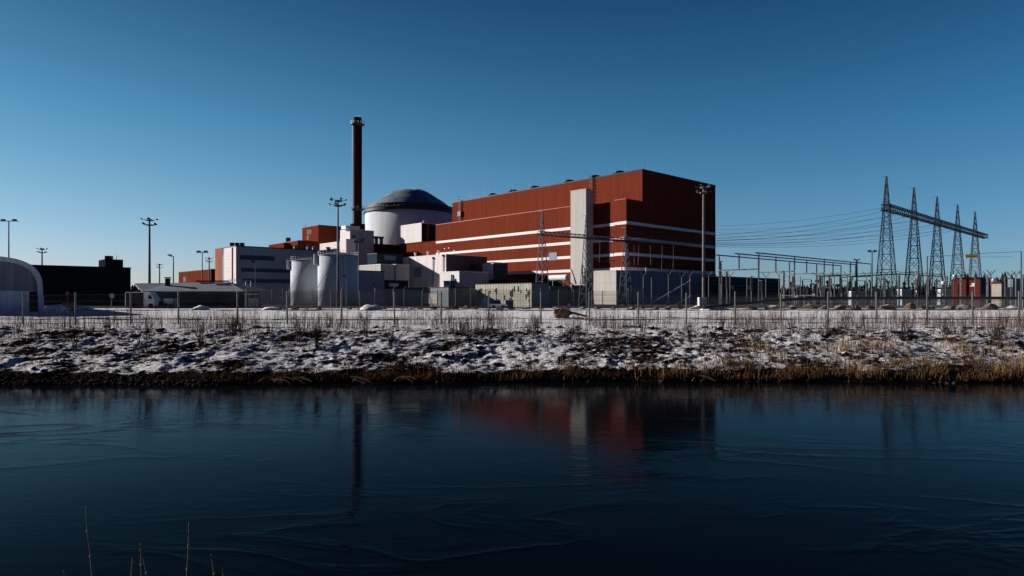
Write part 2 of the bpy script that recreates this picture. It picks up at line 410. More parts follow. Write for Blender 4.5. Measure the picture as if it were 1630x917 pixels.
# lower block with a recess between the pilaster and the stair tower
W = MB(); pl = [low.pt(0, 0), low.pt(0, low.c), low.pt(LA, low.c), low.pt(LA, 0), low.pt(t908, 0), low.pt(t908, rec), low.pt(t978, rec), low.pt(t978, 0)]
W.quadbox(pl, .6, lowtop).build('wall', M['red'], hall)
up = Bld(1022.5, 230, 720, 1139, 271); up.r = hall; up.z0 = lowtop
up.c = low.t('R', 1139) - (up.C-low.C).length
W = MB(); W.quadbox(up.poly(), lowtop+.004, up.zt); W.build('upper_wall', M['red'], hall)
up.roof(M['trim'], .5, .1)
tr = MB(); low.rect(tr, 'L', t908, LA, lowtop, lowtop+.28, .12, up.C.x*0+9.0); low.rect(tr, 'L', 0, t978, lowtop, lowtop+.28, .12, 9.0)
tr.build('ledge', M['ledge'], hall)
for zc in (28.76, 23.37, 18.1, 13.07):
    st = MB(); z0, z1 = zc-.52, zc+.52
    low.rect(st, 'L', t908, LA, z0, z1, .06, .05); low.rect(st, 'L', -.06, t978, z0, z1, .06, .05)
    low.rect(st, 'R', 0.051, low.c, z0, z1, .061, .05)
    st.quadbox([low.pt(t978+.01, rec-.06), low.pt(t908-.01, rec-.06), low.pt(t908-.01, rec+.05), low.pt(t978+.01, rec+.05)], z0, z1)
    st.build('white_stripe', M['stripe'], hall)
g_ = MB(); low.prect(g_, 'L', 874, 886.5, 402, 414.5, .12); g_.build('louvre', M['greywhite'], hall)
for px_, py_ in ((707, 395), (713.5, 394), (722, 398)):
    g_ = MB(); low.prect(g_, 'L', px_, px_+1.6, py_, py_+1.6, .1); g_.build('wall_lamp', M['whitepaint'], hall)
for px_ in (774, 806, 840.5, 895, 936, 975):
    tt = up.t('L', px_); q = up.pt(tt, 4.0); zt = up.zt+.5
    o = MB().lathe(q, [(1.2, zt), (1.2, zt+.6), (2.1, zt+.8), (2.1, zt+1.3), (1.2, zt+1.6), (0, zt+1.65)], 16).build('roof_vent', M['trim'], hall)
for i, px_ in enumerate((745, 766, 785, 812, 838, 865, 891, 916, 958, 990, 1028, 1036)):
    if px_ < 1022: tt = up.t('L', px_); q = up.pt(tt, 1.5)
    else: q = up.pt(1.5, up.t('R', px_))
    MB().bar((q[0], q[1], up.zt+.45), (q[0], q[1], up.zt+4.2), .05, 4, .03).build('lightning_rod', M['steel'], hall)
for i in range(6):
    q = up.pt(2, up.c*(i+1)/7)
    MB().bar((q[0], q[1], up.zt+.45), (q[0], q[1], up.zt+2.6), .05, 4, .03).build('lightning_rod', M['steel'], hall)
# service ladder and aerial on the upper wall
def ladder(mb, b_, tt, z0, z1, d=.6, w_=.8):
    a = b_.pt(tt-w_/2, -d); c_ = b_.pt(tt+w_/2, -d)
    for q in (a, c_): mb.bar((q[0], q[1], z0), (q[0], q[1], z1), .09)
    z = z0
    while z < z1: mb.bar((a[0], a[1], z), (c_[0], c_[1], z), .05); z += .5
    z = z0+2
    while z < z1:
        e_ = b_.pt(tt, -d-.9)
        mb.bar((a[0], a[1], z), (e_[0], e_[1], z), .06); mb.bar((c_[0], c_[1], z), (e_[0], e_[1], z), .06); z += 1.4
ld = MB(); ladder(ld, up, up.t('L', 733), lowtop+.2, up.zt+2.4); ld.build('ladder', M['steeldark'], hall)
ld = MB(); ladder(ld, up, up.t('L', 942), lowtop+.2, up.zt+1.2); ld.build('ladder', M['steeldark'], hall)
bx = MB(); up.rect(bx, 'L', up.t('L', 733)-1.1, up.t('L', 733)+1.1, lowtop+4.2, lowtop+6.6, .9, .1); bx.build('aerial_box', M['steeldark'], hall)
# small round wall lights along the upper storey
for py_, b_, pxs in ((330, up, (706, 780, 846, 916, 985)),):
    pass
# stair tower
tw_t0 = low.t('L', 940); twC = low.C + V*(tw_t0) - U*2.5
tw = Bld(0, 0, (1,), (1,), 0, C=twC, zt=Z(301.5, twC.y)); tw.a = tw.t('L', 908.3); tw.c = 2.5+rec-.01
tw.C = twC; MBt = MB().quadbox(tw.poly(), .6, tw.zt).build('stair_tower', M['cream'], hall)
tag(MBt, 'pale stair tower'); MB().quadbox(tw.poly(.08), tw.zt+.003, tw.zt+.3).build('coping', M['steel'], MBt)

# ------------------------------------------------------------------ blocks left of the hall
fr = low.pt(LA, 0)
b1 = Bld(0, 0, (1,), (12,), 0, C=low.C+V*(LA+.01)+U*.4, zt=29.4); b1.a = b1.t('L', 598)
b1.root('link_building', 'low red link block between the turbine hall and the reactor, under the white roof box'); b1.walls(M['red']); b1.roof(M['red2'], .25)
b = Bld(671, 312, 631, 692.5, 355.3, z0=29.9); b.root('roof_box', 'white plant box with a sunlit left side standing on the red link block', 'roof box')
o = b.walls(M['white']); b.roof(M['whitepaint'], .25, .05); q = b.pt(2, 3)
MB().lathe(q, [(.8, b.zt+.25), (.8, b.zt+1.4), (1.1, b.zt+1.6), (0, b.zt+2)], 10).build('vent', M['steel'], b.r)
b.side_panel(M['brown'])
mb = MB(); b.prect(mb, 'R', 679, 682, 357, 384, .25, .05); mb.build('duct', M['steeldark'], b.r)
# reactor building
RC = (X(653, 370), 370.0); RR = 24.9; rt = Z(339, 370)
rx = thing('reactor_building', (RC[0], RC[1], .6), 'round pale reactor building under a shallow dark dome', 'building')
MB().lathe(RC, [(RR, .6), (RR, rt-1.2)], 96).build('wall', M['tower'], rx, smooth=True)
MB().lathe(RC, [(RR+.1, rt-1.197), (RR+.75, rt-1.1), (RR+.75, rt+.3), (RR-.5, rt+1.2), (RR-.5, rt+2.6), (RR*.93, rt+2.6)], 96).build('rim', M['trim'], rx)
DT = [(0, 13.3), (.12, 13.1), (.25, 12.5), (.36, 11.9), (.44, 11.0), (.54, 9.5), (.64, 7.7), (.72, 6.7), (.80, 5.2), (.87, 3.8), (.93, 2.603)]
def dz(k_):
    for (a, za), (c_, zb) in zip(DT, DT[1:]):
        if k_ <= c_: return rt+za+(zb-za)*(k_-a)/(c_-a)
    return rt+2.603
def dzs(k_): return sum(dz(max(0, k_+d)) for d in (-.05, -.03, -.01, .01, .03, .05))/6 if k_ < .88 else dz(k_)
MB().lathe(RC, [(RR*.93*(1-i/40), dzs(.93*(1-i/40))) for i in range(40)]+[(0, dzs(0))], 96).build('dome', M['dome'], rx, smooth=True)
rl = MB()
for i in range(72):
    a = 2*math.pi*i/72; q = (RC[0]+(RR+.5)*math.cos(a), RC[1]+(RR+.5)*math.sin(a)); rl.bar((q[0], q[1], rt+.3), (q[0], q[1], rt+1.6), .07)
for zz_ in (rt+1.0, rt+1.6):
    pts = [(RC[0]+(RR+.5)*math.cos(2*math.pi*i/72), RC[1]+(RR+.5)*math.sin(2*math.pi*i/72), zz_) for i in range(73)]; rl.line(pts, .06)
rl.build('railing', M['steeldark'], rx)
# pale raised patch on the crown of the dome
sp_ = MB(); n_ = 22; pr = []
def domez(r):
    tab = [(0, 13.3), (.12, 13.1), (.25, 12.5), (.36, 11.7), (.44, 10.9), (.52, 9.9)]
    k_ = r/RR
    for (a, za), (c_, zb) in zip(tab, tab[1:]):
        if k_ <= c_: return rt + za+(zb-za)*(k_-a)/(c_-a)
    return rt+9.9
for i in range(n_+1):
    for j in range(7):
        a = R(-75+ 115*i/n_); r0, r1 = RR*(.06+.02*math.sin(i)), RR*(.43+.03*math.sin(i*1.7)); r_ = r0+(r1-r0)*j/6
        hh = .45*math.sin(math.pi*j/6)*math.sin(math.pi*i/n_) + .12
        sp_.v.append((RC[0]+r_*math.cos(a), RC[1]+r_*math.sin(a), domez(r_)+hh-.04))
for i in range(n_):
    for j in range(6): sp_.f.append((i*7+j, i*7+j+1, (i+1)*7+j+1, (i+1)*7+j))
sp_.build('pale_patch', M['domepatch'], rx, smooth=True)
# chimney
CY_ = 336.0; CC = (X(569.3, CY_), CY_); ct = Z(187.5, CY_)
ch = thing('chimney', (CC[0], CC[1], .6), 'tall slim dark red ventilation stack with two ringed platforms', 'chimney')
MB().lathe(CC, [(2.25, .6), (2.1, 30), (2.2, ct-3.5), (2.0, ct-3.4), (2.0, ct), (1.8, ct)], 32).build('shaft', M['chimney'], ch, smooth=False)
for zz_, r_ in ((Z(198, CY_), 3.5), (Z(333, CY_), 3.4)):
    p_ = MB().lathe(CC, [(2.3, zz_-.9), (r_, zz_-.1), (r_, zz_+.15), (2.3, zz_+.15)], 28).build('platform', M['steeldark'], ch)
    rr = MB()
    for i in range(20):
        a = 2*math.pi*i/20; q = (CC[0]+r_*math.cos(a), CC[1]+r_*math.sin(a)); rr.bar((q[0], q[1], zz_+.1), (q[0], q[1], zz_+1.3), .07)
    rr.line([(CC[0]+r_*math.cos(2*math.pi*i/20), CC[1]+r_*math.sin(2*math.pi*i/20), zz_+1.3) for i in range(21)], .07); rr.build('railing', M['steeldark'], p_)
MB().lathe(CC, [(3.8, 30), (3.8, Z(357, CY_))], 20).build('collar', M['chimney'], ch)
l_ = MB(); 
for dx in (-.35, .35): l_.bar((CC[0]-2.6, CC[1]+dx, 30), (CC[0]-2.6, CC[1]+dx, ct-4), .1)
l_.build('ladder', M['steeldark'], ch)
for dx in (-1.0, .2, 1.1): MB().bar((CC[0]+dx, CC[1]-.5, ct-.2), (CC[0]+dx, CC[1]-.5, ct+1.6-abs(dx)*.4), .07).build('lightning_rod', M['steeldark'], ch)

# red and white blocks round the reactor
b = Bld(506.8, 320, 481, 548, 358.7); b.root('service_building', 'tall square red block left of the chimney with tiny windows'); b.walls(M['red']); b.roof(M['trim'], .3)
for p0, p1, q0, q1 in ((489.2, 491, 367, 372.5), (493.3, 495, 366.5, 372), (489.2, 491, 376, 381)): b.window('L', p0, p1, q0, q1, frame=M['whitepaint'])
mb = MB(); q = b.pt(b.a-.5, .5)
for d in (0, .8, 1.6): mb.bar((q[0]+d, q[1], b.zt+.2), (q[0]+d, q[1], b.zt+2.0), .08)
mb.bar((q[0], q[1], b.zt+1.4), (q[0]+1.6, q[1], b.zt+1.4), .07); mb.build('railing', M['steeldark'], b.r)
b = Bld(474, 285, 451, 509, 383.4); b.root('annex', 'low dark-roofed red annex in front of the tall red block, behind the office building'); b.walls(M['red']); b.roof(M['trim'], .3)
mb = MB(); q = b.pt(b.a*.8, 1); mb.box((q[0], q[1], b.zt+1.2), 1.6, 1.6, 2.0); mb.build('vent', M['steeldark'], b.r)
b = Bld(452, 290, 428, 474, 387.5); b.root('lower_annex', 'lowest red step of the annex, farthest left behind the office roof'); b.walls(M['red']); b.roof(M['red2'], .25)
b = Bld(536, 290, 508, (14,), 385.7); b.root('sloped_wing', 'sunlit white low wing between the tall red block and the lamp mast'); b.walls(M['white']); b.roof(M['whitepaint'], .25, .05)
b = Bld(557, 286, 541.5, 595, 365.3); b.root('white_block', 'white stepped block right at the foot of the chimney'); b.walls(M['white']); b.roof(M['whitepaint'], .25, .05)
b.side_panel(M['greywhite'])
mb = MB(); b.prect(mb, 'R', 561, 565, 374, 379, .3); mb.build('louvre', M['steeldark'], b.r)
mb = MB(); b.prect(mb, 'R', 574, 580, 380, 383, .25); mb.build('wall_duct', M['steeldark'], b.r)
mb = MB(); q = b.pt(3, 2); mb.box((q[0], q[1], b.zt+1.0), 7, 4, 1.4, math.atan2(U.y, U.x)); mb.build('roof_unit', M['whitepaint'], b.r)
b = Bld(551, 278, 541, 566, 381); b.root('white_step', 'lower white step in front of the white stepped block'); b.walls(M['white']); b.roof(M['whitepaint'], .25, .05)
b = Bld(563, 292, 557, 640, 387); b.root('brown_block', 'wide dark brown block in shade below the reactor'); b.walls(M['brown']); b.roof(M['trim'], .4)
mb = MB(); 
for px_ in (596, 604, 612): 
    tt = b.t('R', px_); q = b.pt(3, tt); mb.lathe(q, [(1, b.zt), (1, b.zt+3.2), (1.5, b.zt+3.3), (1.5, b.zt+4)], 10)
mb.build('roof_ducts', M['steeldark'], b.r)
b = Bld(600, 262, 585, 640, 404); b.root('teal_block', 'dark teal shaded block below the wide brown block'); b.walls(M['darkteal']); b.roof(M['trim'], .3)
mb = MB(); b.prect(mb, 'R', 612, 630, 407, 414, .1); mb.build('panel', M['bluegrey'], b.r)
b = Bld(606, 240, 569, (8,), 421.5); b.root('cream_block', 'small cream topped block lit by the sun right of the silos'); b.walls(M['cream']); b.roof(M['snow'], .3)
b = Bld(630, 244, 613, (6,), 421.5); b.root('cream_box', 'narrow cream block next to the big white workshop'); b.walls(M['cream']); b.roof(M['snow'], .25)
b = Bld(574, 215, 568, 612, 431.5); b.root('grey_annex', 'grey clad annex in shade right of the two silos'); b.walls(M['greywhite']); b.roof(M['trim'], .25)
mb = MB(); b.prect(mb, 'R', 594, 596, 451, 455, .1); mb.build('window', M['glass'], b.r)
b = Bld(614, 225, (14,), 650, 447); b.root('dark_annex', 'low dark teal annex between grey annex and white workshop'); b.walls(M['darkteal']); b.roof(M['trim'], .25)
mb = MB(); b.prect(mb, 'R', 619, 634, 451, 456, .1); mb.build('window', M['glasslight'], b.r)
# white workshop
b = Bld(710, 250, 634, 775, 405.4); ws = b.root('workshop', 'large white workshop with a grey square window and drainpipes, below the turbine hall')
b.walls(M['white']); b.roof(M['snow'], .3, .05); b.window('L', 659, 670.6, 426, 441, glass=M['greywhite'], frame=M['steel'])
for px_, p0, p1 in ((653, 415, 456), (690, 412, 454), (706, 408, 437)):
    tt = b.t('L', px_); q = b.pt(tt, -.22); za, zb = b.zat('L', tt, p0), b.zat('L', tt, p1)
    MB().bar((q[0], q[1], zb), (q[0], q[1], za), .14, 8).build('drainpipe', M['steeldark'], ws)
    MB().box((q[0], q[1], za+.3), .7, .5, .7).build('hopper', M['steeldark'], ws)
for px_ in (653, 673, 690):
    tt = b.t('L', px_); q = b.pt(tt, 2.5)
    MB().lathe(q, [(.35, b.zt+.2), (.35, b.zt+1.6), (.6, b.zt+1.7), (.6, b.zt+2.1)], 10).build('roof_vent', M['whitepaint'], ws)
b.side_panel(M['shadegrey'])
mb = MB(); b.prect(mb, 'R', 748, 757, 420, 428, .1); mb.build('window', M['glass'], ws)
b2 = Bld(731, 240, 700, 778, 432.5); b2.root('workshop_porch', 'lower white front block of the workshop with two dark pipes'); b2.walls(M['white']); b2.roof(M['snow'], .25, .05)
for px_, p0 in ((720, 437), (723.5, 443)):
    tt = b2.t('L', px_); q = b2.pt(tt, -.35); MB().bar((q[0], q[1], 5.5), (q[0], q[1], b2.zat('L', tt, p0)), .28, 8).build('pipe', M['steeldark'], b2.r)
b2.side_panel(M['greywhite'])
mb = MB(); b2.prect(mb, 'L', 707, 715, 447, 452, .15); mb.build('grille', M['greywhite'], b2.r)
b = Bld(785, 252, 768, 808, 418.5); b.root('shaded_annex', 'black shaded annex against the turbine hall with one small lit corner'); b.walls(M['white'])
MB().quadbox([b.pt(-.05, -.001), b.pt(-.05, b.c+.05), b.pt(.02, b.c+.05), b.pt(.02, -.001)], b.z0, b.zt-.1).build('shade_toned_wall', M['darkteal'], b.r); b.roof(M['trim'], .3)  # dark colour stands in for the shade on this side
b = Bld(808, 243, 700, 872, 446); b.root('low_black_wing', 'long low black wing beneath the turbine hall with round wall lights'); b.walls(M['dark']); b.roof(M['trim'], .25)

# office building
b = Bld(376, 205, 342.9, 530, 392.3); of = b.root('office_building', 'white four-storey office block with ribbon windows, in front of the red annexes')
MB().quadbox([b.pt(0, 0), b.pt(0, b.c), b.pt(b.a, b.c), b.pt(b.a, 0)], b.z0, b.zt).build('wall', M['greywhite'], of)  # grey-blue copy of the white cladding, holding the long front's shade
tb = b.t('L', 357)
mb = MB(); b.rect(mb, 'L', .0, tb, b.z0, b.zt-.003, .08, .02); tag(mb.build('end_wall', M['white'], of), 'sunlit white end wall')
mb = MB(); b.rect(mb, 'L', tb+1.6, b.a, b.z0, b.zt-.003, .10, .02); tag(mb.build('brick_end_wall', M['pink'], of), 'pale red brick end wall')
mb = MB(); b.rect(mb, 'L', tb+.01, tb+1.59, b.z0, b.zt-2.2, .05, .02); mb.build('glass_strip', M['glasslight'], of)
b.roof(M['trim'], .3, .15)
b.window('R', 382, 437, 407.3, 414, panes=13); b.window('R', 384, 470, 428, 433.3, panes=20); b.window('R', 386, 470, 444.5, 450, panes=20)
for q0, q1 in ((408, 413), (427.5, 432.5)): b.window('L', 363.3, 366, q0, q1)
mb = MB(); b.prect(mb, 'L', 369.8, 371.2, 394, 452, .22, .05); mb.build('drainpipe', M['red2'], of)
mb = MB(); b.prect(mb, 'L', 364.5, 374.5, 444, 449, .16, .05); mb.build('grille', M['steel'], of)
mb = MB(); q = b.pt(4, 1.8)
for i in range(3): mb.box((q[0]-1.6+i*1.5, q[1]+i*.2, b.zt+.9), 1.0, 1.2, 1.2)
mb.build('roof_unit', M['trim'], of)
for px_ in (478, 499, 508, 530):
    tt = b.t('R', px_); q = b.pt(3.5, tt); MB().lathe(q, [(.8, b.zt+.3), (.8, b.zt+1.4), (1.1, b.zt+1.5), (0, b.zt+1.9)], 10).build('roof_vent', M['steel'], of)
b = Bld(336, 262, 284.4, 344, 429.2); b.root('red_hall', 'long low red hall at the left behind the guard house'); b.walls(M['red']); b.roof(M['trim'], .3)
mb = MB(); b.rect(mb, 'L', -.05, b.a, 7.0, 9.2, .1, .05); mb.build('white_band', M['whitepaint'], b.r)
MB().quadbox([b.pt(-.05, -.0), b.pt(-.05, b.c), b.pt(.02, b.c), b.pt(.02, 0)], b.z0, b.zt-.05).build('shade_toned_wall', M['brown'], b.r)  # brown over the red paints the shade of this side
mb = MB(); b.prect(mb, 'L', 292, 296, 441, 449, .1); mb.build('door', M['trim'], b.r)

# silos
def silo(px, Y, rpx, pyt, label, up_):
    r = rpx/F*Y; c = (X(px, Y), Y); zt = Z(pyt, Y); th = thing('storage_silo', (c[0], c[1], .9), label, 'silo', 'silver storage silos')
    MB().lathe(c, [(r, .9), (r, zt)], 48).build('shell', M['silo'], th, smooth=True)
    MB().lathe(c, [(r+.12, zt+.003), (r+.12, zt+.15), (r*.5, zt+.8), (0, zt+1.15)], 48).build('roof', M['steel'], th)
    rl = MB(); n = 30
    for i in range(n):
        a = 2*math.pi*i/n; q = (c[0]+r*math.cos(a), c[1]+r*math.sin(a)); rl.bar((q[0], q[1], zt+.1), (q[0], q[1], zt+1.2), .035)
    for z_ in (.7, 1.2): rl.line([(c[0]+r*math.cos(2*math.pi*i/n), c[1]+r*math.sin(2*math.pi*i/n), zt+z_) for i in range(n+1)], .035)
    rl.build('railing', M['steel'], th)
    # cabinet and spiral stair on the sunny side
    a = R(200); q = (c[0]+(r+.35)*math.cos(a), c[1]+(r+.35)*math.sin(a)); MB().box((q[0], q[1], zt-.9), 1.2, 1.2, 2.6, a).build('cabinet', M['whitepaint'], th)
    st = MB(); pv = None
    for i in range(40):
        a = R(190+i*2.6); z_ = 1+(zt-1)*i/39; q = Vector((c[0]+(r+.75)*math.cos(a), c[1]+(r+.75)*math.sin(a), z_)); qi = Vector((c[0]+r*math.cos(a), c[1]+r*math.sin(a), z_))
        st.bar(q, qi, .05)
        if pv is not None: st.bar(pv, q, .07); st.bar(pv+Vector((0, 0, 1)), q+Vector((0, 0, 1)), .035)
        pv = q
    st.build('stair', M['steel'], th)
silo(494, 183, 30, 416.5, 'left silver silo, lower and half hidden behind the other one', 0)
silo(538, 170, 31, 408, 'right silver silo, nearer and taller, behind the tall lamp mast', 1)

# far-left dark factory and the arched hangar
b = Bld(45, 172, (20,), 208, 423); b.root('dark_factory', 'long black windowless factory building between hangar and guard house'); b.walls(M['dark']); b.roof(M['trim'], .3)
def subblock(b, px0, px1, pyt, name, parent):
    t0, t1 = b.t('R', px0), b.t('R', px1); zt = b.zat('R', (t0+t1)/2, pyt)
    return MB().quadbox([b.pt(-.4, t0), b.pt(-.4, t1), b.pt(8, t1), b.pt(8, t0)], b.z0, zt).build(name, M['dark'], parent), zt, b.pt(2, (t0+t1)/2)
o, zt_, q = subblock(b, 167, 195.5, 413, 'roof_tower', b.r)
t0 = b.t('R', 176); q = b.pt(2, t0); MB().box((q[0], q[1], zt_+.5), 1.5, 1.5, 1.1).build('roof_fan', M['trim'], b.r)
q = b.pt(2, b.t('R', 188)); MB().bar((q[0], q[1], zt_), (q[0], q[1], zt_+1.3), .08).build('rod', M['steel'], b.r)
HYd = 106.0
hgR = Vector((X(70, HYd), HYd)); hw_ = 7.6; hgC = hgR - U*hw_; hzt = Z(408.5, 103.5)
hg = thing('hangar', (hgC.x, hgC.y, .7), 'grey hangar with curved pale roof edge cut by the left picture edge', 'building')
def arch(r_add, n=30):
    hw = hw_+r_add; zt = hzt+r_add; pts = [(hw, .7), (hw-.02, 3.2)]
    for i in range(n+1):
        a = math.pi*i/n; c_, s_ = math.cos(a), math.sin(a)
        pts.append((hw*.985*math.copysign(abs(c_)**.72, c_), 3.4 + (zt-3.4)*abs(s_)**.62))
    pts += [(-hw+.02, 3.2), (-hw, .7)]; return pts
def hp(sx, d): q = hgC+U*sx+V*d; return (q.x, q.y)
def extr(pts, d0, d1):
    mb = MB(); n = len(pts); mb.v = [hp(x, d0)+(z,) for x, z in pts] + [hp(x, d1)+(z,) for x, z in pts]
    for i in range(n): mb.f.append((i, (i+1) % n, n+(i+1) % n, n+i))
    mb.f += [tuple(range(n))[::-1], tuple(range(n, 2*n))]; return mb
a_in = arch(-.7); a_out = arch(0)
extr(a_in, .6, 29.8).build('end_wall', M['hangar'], hg)
mb = MB(); n = len(a_in)
mb.v = [hp(x, 0)+(z,) for x, z in a_out] + [hp(x, 0)+(z,) for x, z in a_in] + [hp(x, 30)+(z,) for x, z in a_out] + [hp(x, 30)+(z,) for x, z in a_in]
for i in range(n-1): mb.f += [(i, i+1, n+i+1, n+i), (i, 2*n+i, 2*n+i+1, i+1), (n+i, n+i+1, 3*n+i+1, 3*n+i), (2*n+i, 3*n+i, 3*n+i+1, 2*n+i+1)]
mb.build('roof', M['silo'], hg)
def hwall(s0, s1, z1, d0, d1, nm, mt): MB().quadbox([hp(s0, d0), hp(s1, d0), hp(s1, d1), hp(s0, d1)], .7, z1).build(nm, mt, hg)
hwall(-6.9, 5.7, Z(463, 104), .45, .75, 'lower_wall', M['silo']); hwall(5.72, 7.0, Z(465, 105.5), .5, .75, 'door', M['brown'])
# guard house
GY = 132.0; gzb = .95
gh = thing('guard_house', (X(310, GY), GY+4, gzb), 'low dark guard house with a wide snow-dusted metal roof', 'building')
x0, x1 = X(240, GY), X(388, GY); ez = Z(463.5, GY); rz = Z(450.5, GY+6)
MB().box(((x0+x1)/2, GY+5, (gzb+ez)/2), x1-x0, 9.4, ez-gzb).build('wall', M['charcoal'], gh)
mb = MB(); xa, xb = X(196, GY), X(393, GY); y0_, y1_ = GY-1.2, GY+11
xc1, xc2 = X(262, GY+5), X(362, GY+5)
th_ = .22
top = [(xa, GY+4, Z(451, GY+4)), (X(232, GY), y0_, ez), (xb, y0_, ez), (xb+.4, y1_, ez+.3), (xa+2, y1_, ez+.6), (xc1, GY+6, rz), (xc2, GY+6, rz+.15)]
mb.v = top + [(a, b_, c-th_) for a, b_, c in top]
F6 = [(1, 2, 6, 5), (2, 3, 6), (3, 4, 5, 6), (4, 0, 5), (0, 1, 5)]
mb.f = F6 + [tuple(7+i for i in f[::-1]) for f in F6] + [(0, 7, 8, 1), (1, 8, 9, 2), (2, 9, 10, 3), (3, 10, 11, 4), (4, 11, 7, 0)]
mb.build('roof', M['roofmetal'], gh)
mb = MB(); mb.box(((xc1+xc2)/2+3, GY+6, rz+.38), (xc2-xc1)*.5, 1.2, .28); mb.build('roof_ridge_box', M['trim'], gh)
mb = MB(); mb.box((X(352, GY+5), GY+4.2, rz-.05), 2.8, .8, .12); mb.build('roof_snow', M['snow'], gh)
fl = MB().box((X(265, GY+3), GY+3.5, rz-.4), .75, .75, 2.6).build('flue', M['trim'], gh); MB().box((X(265, GY+3), GY+3.5, rz+1.05), 1.0, 1.0, .18).build('cowl', M['steeldark'], fl)
for p0, p1, q0, q1 in ((310, 320, 474, 488), (338, 349, 474, 490)):
    MB().box(((X(p0, GY)+X(p1, GY))/2, GY+.28, (Z(q0, GY)+Z(q1, GY))/2), X(p1, GY)-X(p0, GY), .1, Z(q0, GY)-Z(q1, GY)).build('door', M['darkteal'], gh)
MB().box((X(218, GY), GY-.3, (gzb+ez)/2+.2), .22, .22, ez-gzb).build('post', M['steel'], gh)

# ------------------------------------------------------------------ yard walls, sheds, container things
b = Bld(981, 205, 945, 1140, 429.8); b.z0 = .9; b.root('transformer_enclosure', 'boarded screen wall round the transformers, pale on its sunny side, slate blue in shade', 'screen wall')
MB().quadbox([b.pt(0, 0), b.pt(0, b.c), b.pt(.5, b.c), b.pt(.5, .5), b.pt(b.a, .5), b.pt(b.a, 0)], .9, b.zt).build('wall', M['slate'], b.r)  # shade of the right side put into a slate colour; sunny side paler
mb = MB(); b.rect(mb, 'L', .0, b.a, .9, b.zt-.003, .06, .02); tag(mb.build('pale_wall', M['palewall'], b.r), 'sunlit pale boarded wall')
for px_ in (1033, 1071, 1103, 1125):
    q = b.pt(1.2, b.t('R', px_)); MB().lathe(q, [(.22, b.zt-1), (.22, b.zt+.9), (.35, b.zt+1.0), (0, b.zt+1.5)], 8).build('bushing_tip', M['paleinsul'], b.r)
b = Bld(1150, 232, (8,), 1242, 440.5); b.root('switchgear_building', 'long low dark building right of the turbine hall behind the fence'); b.walls(M['charcoal']); b.roof(M['snow'], .2)
for px_, p1 in ((1163, 1168), (1190, 1196)): b.window('R', px_, p1, 455, 460)
b = Bld(846, 140, 757, 874, 450.5); b.z0 = .9; b.root('panel_shed', 'ribbed beige panel shed with painted shadow flecks behind the fence posts', 'shed'); b.walls(M['beige'])
random.seed(5)
for i in range(26):
    mb = MB(); tt = random.uniform(.5, b.a-1); z = random.uniform(2, b.zt-1.6); b.rect(mb, 'L', tt, tt+.16, z, z+random.uniform(.5, 1.4), .10, .02)  # dark flecks painted for dappled shadow on the panels
    mb.build('shadow_fleck', M['trim'], b.r); b.roof(M['trim'], .12)
MB().quadbox([b.pt(-.04, -.001), b.pt(-.04, b.c), b.pt(.02, b.c), b.pt(.02, -.001)], .9, b.zt-.05).build('shade_toned_wall', M['slate'], b.r)  # slate tone paints the shade of this end of the shed
b = Bld(714, 150, 672, 757, 458); b.z0 = .9; b.root('grey_shed', 'low grey shed with a pale roller door below the workshop', 'shed'); b.walls(M['green']); b.roof(M['trim'], .2)
mb = MB(); b.prect(mb, 'L', 674, 696, 467.5, 483.5, .12); mb.build('roller_door', M['garage'], b.r)
b = Bld(668, 158, 612, 676, 459); b.z0 = .9; b.root('slatted_store', 'low dark slatted store left of the grey shed', 'shed'); b.walls(M['slate']); b.roof(M['trim'], .2)
def container(c, L, W_, H, yaw, mat, name, label, cat):
    th = thing(name, (c[0], c[1], c[2]), label, cat)
    ca, sa = math.cos(yaw), math.sin(yaw)
    MB().box((c[0], c[1], c[2]+H/2), L, W_, H, yaw).build('body', mat, th)
    rb = MB(); n = int(L/.35)
    for i in range(n):
        x = -L/2+.2+i*.35
        rb.box((c[0]+ca*x+sa*(W_/2+.03), c[1]+sa*x-ca*(W_/2+.03), c[2]+H/2), .16, .06, H-.3, yaw)
    rb.build('ribs', mat, th)
    fr = MB()
    for sx in (-1, 1):
        for sy in (-1, 1): fr.box((c[0]+ca*sx*L/2-sa*sy*W_/2, c[1]+sa*sx*L/2+ca*sy*W_/2, c[2]+H/2), .18, .18, H+.1, yaw)
    fr.build('frame', M['steeldark'], th); return th
container((X(774.5, 126), 126.5, .98), 1.7, 2.0, 1.9, 0, M['blue'], 'container', 'bright blue container in front of the beige panel shed', 'container')
container((X(811, 126), 126.5, .98), 1.3, 1.6, 1.6, 0, M['bluegrey'], 'crate', 'blue grey crate right of the silver car', 'crate')
container((X(274.5, 130), 129.2, .98), 2.1, 1.2, 1.9, 0, M['whitepaint'], 'container', 'pale container against the guard house wall', 'container')
container((X(866, 150), 150, .98), 3.2, 2.2, 2.2, 0, M['bluegrey'], 'container', 'blue grey container beside the transformer', 'container')
